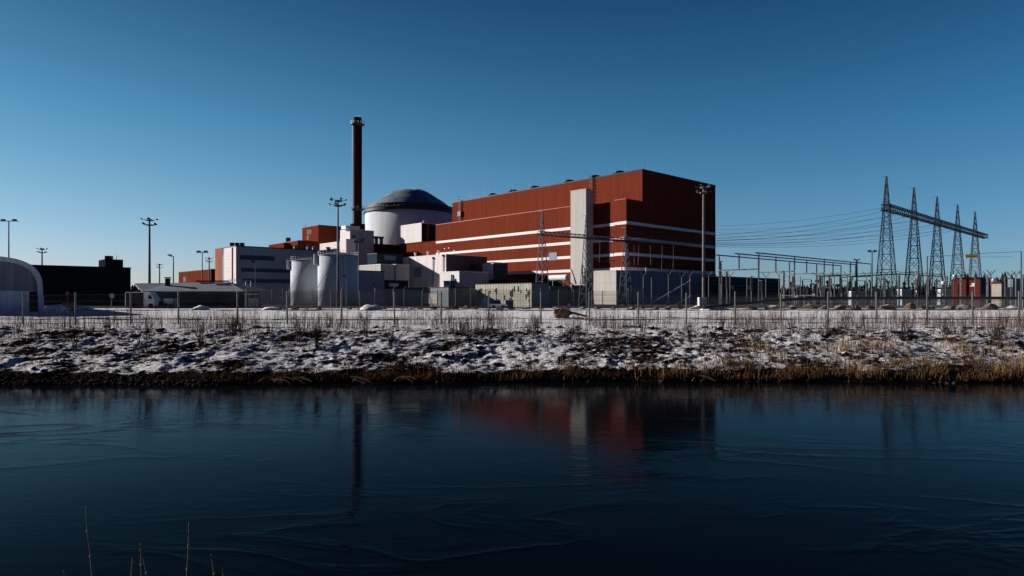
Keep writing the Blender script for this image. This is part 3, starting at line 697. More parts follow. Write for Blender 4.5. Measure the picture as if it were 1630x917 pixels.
# vehicles
def car(c, mat, label, yaw=0, L=4.4, H=1.45, s=1):
    th = thing('parked_car', c, label, 'car'); ca, sa = math.cos(yaw), math.sin(yaw)
    def T(x, y, z): return (c[0]+ca*x-sa*y, c[1]+sa*x+ca*y, c[2]+z)
    def side(prof_, w0, name, m_, par):
        mb = MB(); n = len(prof_)
        mb.v = [T(x, -w0*wf, z) for x, z, wf in prof_] + [T(x, w0*wf, z) for x, z, wf in prof_]
        for i in range(n): mb.f.append((i, (i+1) % n, n+(i+1) % n, n+i))
        mb.f += [tuple(range(n)), tuple(range(n, 2*n))]; return mb.build(name, m_, par)
    h = L/2
    side([(-h, .35, .92), (-h, .75, 1), (-h+.25, .92, 1), (h-1.2, .92, 1), (h-.15, .75, .95), (h, .55, .9), (h, .3, .9), (-h+.3, .25, .95)], .88, 'body', mat, th)
    cab = side([(-h+.45, .92, 1), (-h+1.0, H-.05, .8), (-.1, H, .8), (.35, H-.06, .8), (h-1.25, .92, 1)], .84, 'cabin', M['carglass'], th)
    side([(-h+.95, H-.06, .8), (-h+1.05, H+.02, .78), (-.1, H+.05, .78), (.38, H-.04, .8)], .84, 'roof', mat, cab)
    for x in (-h+.8, h-.85):
        for y in (-.82, .82):
            MB().bar(T(x, y-.1, .32), T(x, y+.1, .32), .32, 14).build('wheel', M['rubber'], th)
    for y in (-.6, .6):
        MB().box(T(h-.05, y, .62), .12, .3, .16, yaw).build('headlight', M['whitepaint'], th)
    return th
car((X(793.5, 123.5), 124, .98), M['silver'], 'silver blue car parked in front of the beige panel shed', 0, 3.4, 1.55)
car((X(258, 128), 127.4, .98), M['blackcar'], 'dark car parked beside the white-fronted truck', 0)
tk = thing('truck', (X(226, 126), 126.2, .97), 'truck with a white cab and dark boxy body parked beside the guard house', 'truck')
xk = lambda px_: X(px_, 126)
MB().box(((xk(204)+xk(234))/2, 126.3, 2.75), xk(234)-xk(204), 2.3, 2.5).build('cargo_box', M['trim'], tk)
fr = MB()
for x in (xk(204), xk(233.5)):
    for y in (125.15, 127.45): fr.box((x, y, 2.75), .14, .14, 2.6)
for y in (125.15, 127.45): fr.box(((xk(204)+xk(233.5))/2, y, 4.05), xk(233.5)-xk(204), .14, .14)
fr.build('box_frame', M['whitepaint'], tk)
def xz(prof_, y0, y1, name, m_, par):
    mb = MB(); n = len(prof_); mb.v = [(x, y0, z) for x, z in prof_] + [(x, y1, z) for x, z in prof_]
    for i in range(n): mb.f.append((i, (i+1) % n, n+(i+1) % n, n+i))
    mb.f += [tuple(range(n)), tuple(range(n, 2*n))]; return mb.build(name, m_, par)
cabn = xz([(xk(234.3), 1.4), (xk(234.3), 4.1), (xk(241), 4.15), (xk(248.5), 2.9), (xk(250), 2.4), (xk(249.5), 1.4)], 125.2, 127.4, 'cab', M['whitepaint'], tk)
xz([(xk(239.5), 2.75), (xk(240), 3.5), (xk(242.5), 3.55), (xk(247), 2.8)], 125.17, 127.43, 'window', M['carglass'], cabn)
MB().box(((xk(204)+xk(248))/2, 126.3, 1.4), xk(248)-xk(204), 1.6, .25).build('chassis', M['trim'], tk)
for x in (xk(211), xk(218), xk(243.5)):
    for y in (125.3, 127.3): MB().bar((x, y-.15, 1.45), (x, y+.15, 1.45), .48, 16).build('wheel', M['rubber'], tk)
# kiosk and loading frame near the gate
kx0, kx1, ky = X(393, 128), X(409, 128), 128.0
kk = thing('gate_shelter', ((kx0+kx1)/2, ky, .97), 'small open white-posted gate shelter with snow on its flat roof', 'shelter')
MB().box(((kx0+kx1)/2, ky, Z(469, ky)), kx1-kx0+.3, 2, .16).build('roof', M['steel'], kk); MB().box(((kx0+kx1)/2, ky, Z(469, ky)+.14), kx1-kx0+.2, 1.9, .11).build('snow_cap', M['snow'], kk)
for x in (kx0, (kx0*.6+kx1*.4), kx1):
    MB().box((x, ky-.9, (Z(469.6, ky)+.97)/2), .12, .12, Z(469.6, ky)-.97).build('post', M['steel'], kk)
MB().box(((kx0+kx1)/2, ky+.8, 2.0), kx1-kx0, .08, 1.9).build('back_panel', M['greywhite'], kk)
fx = thing('loading_frame', (X(388, 160), 160, .95), 'thin white tubular frame standing above the guard house roof end', 'frame')
mb = MB(); pp = [P(376, 448, 160), P(399, 446.5, 160), P(399, 486, 160), P(376, 486, 160)]
mb.line([pp[3], pp[0], pp[1], pp[2]], .08); mb.bar(P(391, 447, 160), P(391, 486, 160), .08); mb.bar(P(376, 462, 160), P(399, 462, 160), .08); mb.build('frame', M['whitepaint'], fx)

# ------------------------------------------------------------------ transformer
tf = thing('transformer', (X(925, 165), 166, .95), 'grey power transformer with splayed black bushings in front of the pale stair tower', 'transformer')
YT = 165.0
MB().box((X(926, YT), YT+2, (.95+Z(454, YT))/2), X(942, YT)-X(910, YT), 4, Z(454, YT)-.95).build('tank', M['green'], tf)
fn = MB()
for i in range(14):
    x = X(911, YT)+i*.36; fn.box((x, YT-.3, 2.9), .1, .7, 3.4)
fn.build('radiator_fins', M['green'], tf)
for (a, c_) in (((917, 452), (909.5, 428.5)), ((928, 453), (926.7, 422)), ((931, 453), (931, 427)), ((937, 454), (944.7, 430))):
    p0 = P(a[0], a[1], YT+1); p1 = P(c_[0], c_[1], YT+1); mb = MB(); mb.bar(p0, p1, .2, 8, .1)
    for k_ in range(9): q = p0.lerp(p1, k_/9+.03); q2 = p0.lerp(p1, k_/9+.07); mb.bar(q, q2, .34-.012*k_, 10, .2)
    mb.build('bushing', M['insul'], tf)
c1_ = P(903, 441.8, YT+3); cons = MB().bar(c1_, c1_+Vector((V.x, V.y, 0))*6.2, .78, 20).build('conservator', M['whitepaint'], tf)
for px_ in (880, 897): MB().bar(P(px_, 446, YT+3), P(px_, 455, YT+3), .12, 6).build('saddle', M['steel'], cons)
mb = MB(); mb.bar(P(888, 446, YT+3), P(912, 462, YT+2), .22, 8); mb.bar(P(903, 447, YT+3), P(914, 455, YT+2), .15, 8); mb.build('oil_pipe', M['steel'], tf)
mb = MB().box((X(890, YT), YT+3, (1+Z(455, YT))/2), X(905, YT)-X(876, YT), 3, Z(455, YT)-1); mb.build('cooling_bank', M['green'], tf)

# ------------------------------------------------------------------ masts and lamps
def mast(px, Y, pyhead, label, heads=8, r=.32, arm=2.0, tiers=2, zb=.95, size=.5, mat='pole', grp='floodlight masts', rt_=None):
    x = X(px, Y); zt = Z(pyhead, Y); th = thing('floodlight_mast', (x, Y, zb), label, 'lamp mast', grp)
    MB().bar((x, Y, zb), (x, Y, zt), r, 12, rt_ or r*.6).build('pole', M[mat], th)
    hd = MB()
    for k in range(tiers):
        z = zt - .3 - k*size*2.6
        n = heads//tiers
        hd.lathe((x, Y), [(r*1.2, z-.1), (arm*.55, z-.1), (arm*.55, z+.1), (r*1.2, z+.1)], 14)
        for i in range(n):
            a = 2*math.pi*(i+.5*k+.25)/n; hd.bar((x, Y, z), (x+arm*math.cos(a), Y+arm*math.sin(a), z+.25), .07)
    hd.build('head_frame', M[mat], th)
    for k in range(tiers):
        z = zt - .3 - k*size*2.6; n = heads//tiers
        for i in range(n):
            a = 2*math.pi*(i+.5*k+.25)/n; c = Vector((x+arm*math.cos(a), Y+arm*math.sin(a), z+.45)); d = Vector((math.cos(a), math.sin(a), 0))
            tdir = Vector((-math.sin(a), math.cos(a), 0)); up_ = Vector((0, 0, 1))
            n_ = (d*.5 - up_*.85).normalized(); s_ = n_.cross(tdir).normalized(); mb = MB()
            P8 = []
            for dd in (0, 1):
                for (e1, e2) in ((-1, -1), (1, -1), (1, 1), (-1, 1)):
                    sc = size*(1-.35*(1-dd)); P8.append(c + tdir*e1*sc*.75 + s_*e2*sc*.55 + n_*(dd*size*.55))
            mb.hexa(P8); mb.build('floodlight', M['lamp'], th)
    return th
mast(538, 150, 318, 'tallest dark floodlight mast, in front of the silver silos', 10, .30, 1.75, 2, size=.42)
mast(238, 172, 349, 'dark floodlight mast left of the office building, above the guard house roof', 8, .36, 1.75, 2, size=.48)
o = mast(1120, 142, 297, 'floodlight mast with pale pole in front of the shaded end of the turbine hall', 10, .36, 1.5, 2, size=.42, mat='post')
MB().box((X(1117.5, 141), 141, 2.05), 1.6, 1.4, 2.15).build('base_box', M['whitepaint'], o)
mast(67, 220, 396, 'short floodlight mast above the long black factory roof', 8, .3, 1.3, 2, size=.42)
mast(254, 260, 421, 'smallest floodlight mast, between the dark factory and the red hall', 8, .32, 1.0, 2, size=.4)
mast(333, 235, 411, 'small floodlight mast in front of the low red hall', 8, .3, 1.1, 2, size=.4)
mast(1364, 230, 413, 'small distant floodlight mast over the busbars', 8, .35, 1.0, 2, size=.38)
def tlamp(px, Y, pyhead, label, span=3.2, r=.13, zb=.95, heads=2):
    x = X(px, Y); zt = Z(pyhead, Y); th = thing('street_lamp', (x, Y, zb), label, 'lamp post', 'street lamps')
    MB().bar((x, Y, zb), (x, Y, zt), r*1.3, 10, r*.8).build('pole', M['pole'], th)
    MB().bar((x-span/2 if heads == 2 else x-span, Y, zt), (x+span/2 if heads == 2 else x, Y, zt), .08, 6).build('arm', M['pole'], th)
    for sx in ((-1, 1) if heads == 2 else (-1,)):
        c = x+sx*(span*.3 if heads == 2 else span)
        MB().hexa([(c-.42, Y-.3, zt+.12), (c+.42, Y-.3, zt+.12), (c+.42, Y+.3, zt+.12), (c-.42, Y+.3, zt+.12), (c-.3, Y-.2, zt+.42), (c+.3, Y-.2, zt+.42), (c+.3, Y+.2, zt+.42), (c-.3, Y+.2, zt+.42)]).build('lamp_head', M['lamp'], th)
tlamp(14, 140, 352, 'tall T-shaped lamp post behind the arched hangar', 4.0)
tlamp(276, 150, 408, 'single-headed lamp post left of the red hall', .8, .13, heads=1)
tlamp(322, 145, 402, 'thin T-shaped lamp post in front of the office building', 2.6, .10)
tlamp(1388, 150, 401, 'T-shaped lamp post just left of the largest lattice tower', 2.1, .16)
tlamp(571, 150, 386, 'T-shaped lamp post right of the tall silo', 2.2, .12)
tlamp(406.5, 150, 418, 'slim pole with tiny head in front of the ribbon windows', .5, .09, heads=1)
tlamp(551.6, 135, 441, 'low lamp in front of the right silo', .5, .08, heads=1)

# ------------------------------------------------------------------ lattice towers
ang = math.atan2(U.y, U.x)
def ltower(c, H, zb, hb, ht, label, grp, n=11, rl=.15, rb=.075, zbeam=None, beamw=None):
    th = thing('lattice_tower', (c[0], c[1], zb), label, 'lattice tower', grp)
    def cor(k, z):
        f = (z-zb)/(H-zb); hw = (hb+(ht-hb)*f) if f < .99 else ht
        a = ang + math.pi/4 + k*math.pi/2; r = hw*1.414; return Vector((c[0]+r*math.cos(a), c[1]+r*math.sin(a), z))
    for k in range(4): MB().bar(cor(k, zb), cor(k, H), rl, 4, rl*.6).build('leg', M['lattice'], th)
    br = MB(); zs = [zb]; 
    q = .90; step = (H-zb)*(1-q)/(1-q**n)
    for i in range(n): zs.append(zs[-1]+step*q**i)
    for z0, z1 in zip(zs, zs[1:]):
        for k in range(4):
            a0, b0, a1_, b1_ = cor(k, z0), cor((k+1) % 4, z0), cor(k, z1), cor((k+1) % 4, z1)
            br.bar(a0, b1_, rb, 3); br.bar(b0, a1_, rb, 3); br.bar(a1_, b1_, rb, 3)
    br.build('bracing', M['lattice'], th)
    a = Vector((math.cos(ang), math.sin(ang), 0)); p0 = Vector((c[0], c[1], H))
    MB().bar(p0-a*.1, p0-Vector((V.x, V.y, 0))*-1.4, .07, 4).build('peak_arm', M['lattice'], th)
    return th
def lbeam(p0, p1, h, wd, label, rb=.07, seg=2.2):
    th = thing('lattice_beam', tuple((Vector(p0)+Vector(p1))/2), label, 'lattice beam')
    d = (Vector(p1)-Vector(p0)); L = d.length; d.normalize(); s_ = Vector((-d.y, d.x, 0))*wd/2; hh = Vector((0, 0, h/2)); n = int(L/seg); ch_ = MB(); br = MB()
    cs = (s_+hh, -s_+hh, -s_-hh, s_-hh)
    for c in cs: ch_.bar(Vector(p0)+c, Vector(p1)+c, rb*1.5, 4)
    for i in range(n):
        a, b_ = Vector(p0)+d*(L*i/n), Vector(p0)+d*(L*(i+1)/n)
        for k in range(4): br.bar(a+cs[k], b_+cs[(k+1) % 4], rb, 3); br.bar(a+cs[k], a+cs[(k+1) % 4], rb, 3)
    ch_.build('chord', M['lattice'], th); br.build('bracing', M['lattice'], th); return th
big = [(1411, 190), (1454.9, 209), (1491.7, 228), (1524.3, 247.5), (1552.2, 267)]
lab = ['largest and nearest lattice tower, leftmost of the row of five', 'second lattice tower from the left in the row of five', 'middle lattice tower of the row of five', 'fourth lattice tower from the left in the row of five', 'smallest lattice tower, rightmost of the row of five']
for (px_, Y), l_ in zip(big, lab): ltower((X(px_, Y), Y), 38.2, 1, 2.5, .12, l_, 'row of five lattice towers in the switchyard', rl=.19, rb=.085)
PB0 = Vector((X(1411, 190), 190, 29.3)); PB1 = Vector((X(1552.2, 267), 267, 29.3)); dB = (PB1-PB0).normalized()
lbeam(PB0-dB*1.5, PB1+dB*20, 1.6, 1.8, 'long lattice beam joining the row of five towers', .09)
small = [(6.7, 145.3), (17.4, 153.8), (28.1, 162.3)]
lab = ['left lattice mast in front of the red striped wall', 'middle lattice mast in front of the pale stair tower', 'right lattice mast in front of the shaded end of the hall']
for (x, Y), l_ in zip(small, lab): ltower((x, Y), 22.3 if x < 20 else 20.5, 1, 1.3, .07, l_, 'lattice masts in front of the turbine hall', n=12, rl=.10, rb=.05)
QB0 = Vector((6.7, 145.3, 17.3)); QB1 = Vector((28.1, 162.3, 17.3)); dQ = (QB1-QB0).normalized()
lbeam(QB0-dQ*1, QB1+dQ*1.6, .8, 1.0, 'thin lattice beam across the three masts before the hall', .05, 1.3)

# power lines
def wire(p0, p1, sag, r=.045, n=22):
    pts = [p0.lerp(p1, i/n) - Vector((0, 0, 4*sag*(i/n)*(1-i/n))) for i in range(n+1)]
    return MB().line(pts, r, 3)
for i in range(9):
    a = QB0.lerp(QB1, .18+.82*i/8) + Vector((0, 0, -.3)); bq = PB0.lerp(PB1, .03+.72*i/8) + Vector((0, 0, -.5))
    o = wire(a, bq, 3.0+.3*(i % 3)).build('power_cable', M['wire'], None, loc=tuple(a))
    tag(o, 'thin power line sagging across the sky, %s counted from the left-hand mast' % ordn(i+1), 'power line', 'power lines between masts and lattice towers')
    ins = MB(); d_ = (a-bq).normalized()
    for k in range(12): q = bq+d_*(1+k*.28); ins.bar(q, q+d_*.12, .17, 8)
    tag(ins.build('insulator_string', M['insul'], None, loc=tuple(bq)), '%s insulator string from the left at the big lattice beam' % ordn(i+1), 'insulator', 'insulator strings on the big lattice beam')
for i in range(5):
    a = P(962, 352+i*4, 217); bq = PB0.lerp(PB1, .05+.2*i) + Vector((0, 0, .9))
    tag(wire(a, bq, 3.5, .035).build('power_cable', M['wire'], None, loc=tuple(a)), '%s of the higher faint lines strung from the turbine hall to the big towers' % ordn(i+1), 'power line', 'higher power lines from the turbine hall')
for i, (pa, pb) in enumerate(((1590, 1700), (1588, 1700))):
    a = P(pa, 372+i*3, 285); bq = P(1760, 366+i*5, 240)
    tag(wire(a, bq, 2.0).build('power_cable', M['wire'], None, loc=tuple(a)), '%s faint power line running off the right edge' % ('upper', 'lower')[i], 'power line', 'power lines leaving to the right')
# hanging droppers with fittings
for i, (px_, p0, p1) in enumerate(((955, 382, 414), (970, 384, 415), (976, 384, 415), (1009, 390, 418), (1017, 390, 418), (1035, 391, 418), (1054, 391, 428), (1072, 392, 424))):
    Y = 170; a = P(px_, p0, Y); b_ = P(px_+random.uniform(-1, 1), p1, Y)
    th = thing('hanging_conductor', tuple(b_), '%s hanging conductor from the left, before the shaded hall end' % ordn(i+1), 'conductor', 'conductors hanging from the lines')
    MB().bar(a, b_, .05, 4).build('cable', M['lattice'], th)
    mb = MB(); mb.bar(b_-Vector((.9, 0, 0)), b_+Vector((.9, 0, 0)), .08, 4); mb.bar(b_+Vector((0, 0, .9)), b_-Vector((0, 0, .6)), .12, 6); mb.build('fitting', M['lattice'], th)

# ------------------------------------------------------------------ busbars and supports
ZB = 14.0
B1s = Vector((X(1202.7, 159.6), 159.6)); B2s = Vector((X(1170, 162.5), 162.5)); B3s = Vector((X(1140, 168), 168))
def onbus(Bs, px_):
    k = (px_-CX)/F; tt = (Bs.x-k*Bs.y)/(k*U.y-U.x); return Bs+U*tt
for Bs, e_, l_ in ((B1s, 1388, 'nearest busbar tube, highest in the picture, over the switchyard'), (B2s, 1363, 'middle busbar tube of the three over the switchyard'), (B3s, 1339, 'lowest busbar tube, starting at the turbine hall corner')):
    q = onbus(Bs, e_); tag(MB().bar((Bs.x, Bs.y, ZB), (q.x, q.y, ZB), .16, 8).build('busbar', M['bus'], None, loc=(Bs.x, Bs.y, ZB)), l_, 'busbar', 'busbar tubes over the switchyard')
for i, (p1, p2, p3) in enumerate(((1207.6, 1176.5, 1145), (1264.6, 1235, 1208), (1312, 1284, 1256.7), (1353.6, 1326, 1300), (1387, 1362, 1338.7))):
    a, m_, c = onbus(B1s, p1), onbus(B2s, p2), onbus(B3s, p3)
    th = thing('busbar_support', (m_.x, m_.y, 1), '%s portal from the left carrying the three busbars' % ordn(i+1), 'support', 'portals carrying the busbars')
    MB().bar((a.x, a.y, 10.1), (c.x, c.y, 10.1), .2, 4).build('crossbeam', M['bus'], th)
    for q in (a, c): MB().bar((q.x, q.y, 1), (q.x, q.y, 9.9), .18, 4).build('column', M['bus'], th)
    for q in (a, m_, c):
        mb = MB(); mb.bar((q.x, q.y, 10.3), (q.x, q.y, ZB), .13, 8)
        for k in range(9): mb.bar((q.x, q.y, 10.5+k*.36), (q.x, q.y, 10.62+k*.36), .24, 8)
        mb.build('insulator', M['insul'], th)
# switchyard equipment
def eq_post(x, y, H, label):
    th = thing('post_insulator', (x, y, 1), label, 'insulator', 'post insulators in the switchyard')
    MB().bar((x, y, 1), (x, y, 1+H*.5), .16, 4).build('stand', M['steel'], th)
    mb = MB(); mb.bar((x, y, 1+H*.5), (x, y, 1+H), .13, 8)
    for k in range(7): z = 1+H*.52+k*H*.066; mb.bar((x, y, z), (x, y, z+H*.03), .27, 8)
    mb.build('insulator', M['insul'], th)
def eq_ct(x, y, H, label, mat='paleinsul'):
    th = thing('current_transformer', (x, y, 1), label, 'transformer', 'instrument transformers in the switchyard')
    MB().bar((x, y, 1), (x, y, 1+H*.42), .25, 4).build('stand', M['steeldark'], th)
    mb = MB(); mb.lathe((x, y), [(.45, 1+H*.42), (.3, 1+H*.5), (.22, 1+H*.85)], 12)
    for k in range(7): z = 1+H*.5+k*H*.05; mb.bar((x, y, z), (x, y, z+H*.02), .42, 10, .3)
    mb.build('insulator', M['insul'], th)
    MB().lathe((x, y), [(.5, 1+H*.85), (.62, 1+H*.9), (.55, 1+H*.98), (0, 1+H)], 12).build('head', M[mat], th)
def eq_brk(x, y, H, label):
    th = thing('circuit_breaker', (x, y, 1), label, 'circuit breaker', 'circuit breakers in the switchyard')
    mb = MB()
    for d in (-.7, .7): mb.bar((x+d*U.x, y+d*U.y, 1), (x+d*.5*U.x, y+d*.5*U.y, 1+H*.4), .12, 4)
    mb.build('stand', M['steel'], th)
    MB().box((x, y, 1+H*.43), 1.4, .8, .7, ang).build('mechanism_box', M['greywhite'], th)
    mb = MB(); mb.bar((x, y, 1+H*.45), (x, y, 1+H*.82), .22, 8)
    for k in range(6): z = 1+H*.5+k*H*.055; mb.bar((x, y, z), (x, y, z+H*.02), .36, 8)
    mb.build('insulator', M['insul'], th)
    mb = MB(); top_ = Vector((x, y, 1+H*.84))
    for d in (-1, 1):
        e_ = top_+Vector((U.x*d*1.5, U.y*d*1.5, .9)); mb.bar(top_, e_, .25, 8, .2)
    mb.build('interrupter', M['paleinsul'], th)
def eq_dis(x, y, H, label):
    th = thing('disconnector', (x, y, 1), label, 'switch', 'disconnector switches in the switchyard')
    for d in (-1.4, 1.4):
        MB().bar((x+d*V.x, y+d*V.y, 1), (x+d*V.x, y+d*V.y, 1+H*.55), .14, 4).build('column', M['steeldark'], th)
        mb = MB(); mb.bar((x+d*V.x, y+d*V.y, 1+H*.6), (x+d*V.x, y+d*V.y, 1+H*.97), .2, 8); mb.build('insulator', M['insul'], th)
    MB().bar((x-1.9*V.x, y-1.9*V.y, 1+H*.575), (x+1.9*V.x, y+1.9*V.y, 1+H*.575), .14, 4).build('crossbeam', M['steeldark'], th)
    MB().bar((x-1.5*V.x, y-1.5*V.y, 1+H*.98), (x+1.5*V.x, y+1.5*V.y, 1+H), .07, 6).build('blade', M['steel'], th)
random.seed(23)
kinds = {'post': [], 'ct': [], 'brk': [], 'dis': []}
seq = ['post', 'dis', 'ct', 'post', 'brk', 'ct', 'post', 'dis', 'post', 'brk', 'ct']
px_ = 1248; i = 0
while px_ < 1600:
    k = seq[i % len(seq)]; Yq = 165 + 75*((i*37) % 100)/100; kinds[k].append((px_, Yq, random.uniform(5.4, 9.0))); px_ += random.uniform(4.2, 7.0); i += 1
nm = {'post': (eq_post, '%s post insulator from the left in the switchyard'), 'ct': (eq_ct, '%s round-headed instrument transformer from the left in the switchyard'), 'brk': (eq_brk, '%s circuit breaker from the left in the switchyard'), 'dis': (eq_dis, '%s disconnector switch from the left in the switchyard')}
for k, l_ in kinds.items():
    for j, (p_, Yq, H) in enumerate(l_): nm[k][0](X(p_, Yq), Yq, H, nm[k][1] % ordn(j+1))
for j, (p_, Yq, H) in enumerate(((1147, 172, 11.5), (1157, 178, 9), (1196, 185, 8.0), (1213, 190, 7))): 
    th = thing('surge_arrester', (X(p_, Yq), Yq, 1), '%s tall dark arrester from the left, right of the turbine hall' % ordn(j+1), 'arrester', 'arresters beside the turbine hall')
    x, y = X(p_, Yq), Yq
    MB().bar((x, y, 1), (x, y, 1+H*.5), .2, 4).build('stand', M['steeldark'], th)
    mb = MB(); mb.bar((x, y, 1+H*.5), (x, y, 1+H), .2, 8)
    for k_ in range(10): z = 1+H*.52+k_*H*.045; mb.bar((x, y, z), (x, y, z+H*.02), .42, 8)
    mb.build('insulator', M['insul'], th); MB().lathe((x, y), [(.7, 1+H), (.7, 1+H+.12), (.4, 1+H+.15)], 12).build('grading_ring', M['steel'], th)
# low crossbar linking the foot of the switchyard
for i, (pa, qa, pb, qb, Y) in enumerate(((1356, 440, 1432, 436, 176), (1309, 440, 1337, 439, 196), (1432, 436.5, 1500, 440, 215))):
    a, b_ = P(pa, qa, Y), P(pb, qb, Y)
    th = thing('switchyard_gantry', ((a.x+b_.x)/2, Y, 1), ('dark horizontal gantry left of the largest lattice tower', 'short gantry beam beneath the busbars', 'dark gantry between the first lattice towers')[i], 'gantry', 'low gantries in the switchyard')
    mb = MB(); mb.bar(a, b_, .22, 4); mb.bar(a+Vector((0, 0, .6)), b_+Vector((0, 0, .6)), .1, 4); mb.build('beam', M['bus'], th)
    for q in (a, b_): MB().bar((q.x, q.y, 1), (q.x, q.y, q.z), .18, 4).build('column', M['bus'], th)

# huts on the right
b = Bld(1560, 142, 1522, 1577, 443); b.z0 = .9; b.root('red_hut', 'rust red hut with a white emblem below the lattice towers', 'hut'); b.walls(M['hutred']); b.roof(M['trim'], .25, .25)
MB().quadbox([b.pt(-.04, 0), b.pt(-.04, b.c), b.pt(.02, b.c), b.pt(.02, 0)], .9, b.zt-.05).build('shade_toned_wall', M['charcoal'], b.r)  # charcoal colour carries the shade of the hut's right side
em = MB()
for a0, a1_, c0, c1 in ((1548, 1552.2, 450.6, 456), (1544.4, 1547.9, 454.2, 456), (1546.2, 1548.9, 451.0, 452.6)): b.prect(em, 'L', a0, a1_, c0, c1, .06, -.0)
em.build('emblem', M['whitepaint'], b.r)
mb = MB(); b.prect(mb, 'L', 1524.5, 1528, 452, 482, .05); mb.build('door', M['brown'], b.r)
b = Bld(1523, 150, 1514, (3,), 447); b.z0 = .9; b.root('lean_to', 'small lower red lean-to left of the rust red hut', 'hut'); b.walls(M['hutred']); b.roof(M['trim'], .2)
b = Bld(1594, 150, 1577, 1599, 451.5); b.z0 = .9; b.root('pale_garage', 'small beige garage with slatted door right of the red hut', 'garage'); b.walls(M['garage']); b.roof(M['red2'], .25, .1)
b = Bld(1608, 145, 1601, 1612, 457.6); b.z0 = .9; b.root('cabinet', 'narrow white electrical cabinet right of the beige garage', 'cabinet'); b.walls(M['whitepaint']); b.roof(M['steel'], .1, .05)
b = Bld(1612, 160, 1604, 1680, 444); b.z0 = .9; b.root('grey_store', 'grey corrugated store at the right picture edge', 'shed'); b.walls(M['greywhite']); b.roof(M['trim'], .2)
# white vans / snowy low things behind the pipe
for i, (pa, pb, pt_) in enumerate(((1432, 1448, 462), (1352, 1376, 465), (1494, 1512, 462))):
    Y = 178+i*6; x0_, x1_ = X(pa, Y), X(pb, Y); zt = Z(pt_, Y)
    th = thing('equipment_cabinet', ((x0_+x1_)/2, Y, 1), ('pale low cabinet below the largest lattice tower', 'pale low cabinet right of the busbar portals', 'pale low cabinet left of the rust red hut')[i], 'cabinet', 'pale low cabinets in the switchyard')
    MB().box(((x0_+x1_)/2, Y, (1+zt)/2), x1_-x0_, 2, zt-1).build('body', M['greywhite'], th)
    MB().box(((x0_+x1_)/2, Y, zt+.12), x1_-x0_+.2, 2.2, .2).build('snow_cap', M['snow'], th)
# dark pipeline along the fence
pts = [P(1120, 490, 112), P(1150, 487, 115), P(1190, 483, 119), P(1240, 478, 122), P(1290, 475.2, 122), P(1400, 474.6, 122), P(1700, 474.6, 122)]
pl_ = thing('pipeline', (pts[3].x, pts[3].y, 1), 'long dark pipe on short legs running along the right side of the yard', 'pipe')
MB().line(pts, .27, 10).build('pipe', M['trim'], pl_)
for i in range(22):
    q = P(1250+i*19, 475, 122); MB().bar((q.x, 122, .9), (q.x, 122, q.z), .08, 4).build('leg', M['steeldark'], pl_)
tg = thing('barrier_rail', (X(1270, 124), 124, .98), 'thin white horizontal rail above the boulders', 'barrier')
MB().bar(P(1245, 470.3, 124), P(1296, 470.3, 124), .09, 6).build('rail', M['whitepaint'], tg)
for p_ in (1246, 1295): MB().bar(P(p_, 470.3, 124), (X(p_, 124), 124, .98), .07, 6).build('post', M['steel'], tg)
# height gate with yellow sign
YG = 116.0; gt = thing('height_gate', (X(1550, YG), YG, .95), 'thin portal over the road with a row of small hanging tags', 'height barrier')
for p_, q_ in ((1476, 408), (1625.5, 400.5)): MB().bar((X(p_, YG), YG, .95), P(p_, q_, YG), .1, 6).build('post', M['steeldark'], gt)
MB().line([P(1476, 408, YG), P(1512, 407.2, YG), P(1560, 403.5, YG), P(1625.5, 400.5, YG)], .05, 4).build('cable', M['steeldark'], gt)
tg_ = MB()
for i in range(15): tg_.bar(P(1562+i*3.6, 408.6+.2*math.sin(i), YG), P(1562+i*3.6, 409.8, YG), .06, 4)
tg_.line([P(1562+i*3.6, 408.5+.2*math.sin(i), YG) for i in range(15)], .012, 3); tg_.build('tag', M['steeldark'], gt)
sg = thing('hanging_sign', tuple(P(1547, 408, YG-.2)), 'yellow sign hanging from the thin portal cable', 'sign')
c = P(1547, 408, YG-.2); MB().box(tuple(c), 2.45, .06, .68).build('board', M['yellow'], sg)
tx = MB(); random.seed(3)
x = c.x-1.0
while x < c.x+.95:
    w_ = random.choice((.10, .14, .18)); tx.box((x+w_/2, c.y-.045, c.z+.02), w_, .02, .20); x += w_+.07
tx.build('lettering', M['trim'], sg)
mb = MB()
for dx in (-1, 1): mb.bar(c+Vector((dx, 0, .3)), c+Vector((dx, .1, .62)), .02, 4)
mb.build('hanger', M['steeldark'], sg)
# signs in the left yard
sgn = thing('warning_sign', (X(107, 108), 108, .8), 'orange diamond warning sign on a post by the hangar', 'sign')
cq = P(107, 467, 108); MB().hexa([cq+Vector(v) for v in ((0, -.03, -.42), (.42, -.03, 0), (.42, .03, 0), (0, .03, -.42), (-.42, -.03, 0), (0, -.03, .42), (0, .03, .42), (-.42, .03, 0))]).build('plate', M['orange'], sgn)
MB().bar((cq.x, 108.06, .8), (cq.x, 108.06, cq.z+.3), .04, 6).build('post', M['steel'], sgn)
sgn = thing('round_sign', (X(178, 112), 112, .8), 'pale oval sign on a leaning post left of the truck', 'sign')
cq = P(178, 471, 112); mb = MB(); mb.bar(cq-Vector((0, .03, 0)), cq+Vector((0, .03, 0)), .42, 20); mb.build('plate', M['whitepaint'], sgn); MB().bar((cq.x-.2, 112.06, .8), (cq.x, 112.06, cq.z), .04, 6).build('post', M['steel'], sgn)
ym = thing('road_barrier', (X(108, 110), 110, .8), 'ochre low barrier in the snow by the hangar', 'barrier')
MB().box((X(108, 110), 110, 1.75), 2.0, .25, .8).build('board', M['ochre'], ym)
for dx in (-.8, .8): MB().box((X(108, 110)+dx, 110, 1.05), .12, .5, .7).build('foot', M['steeldark'], ym)

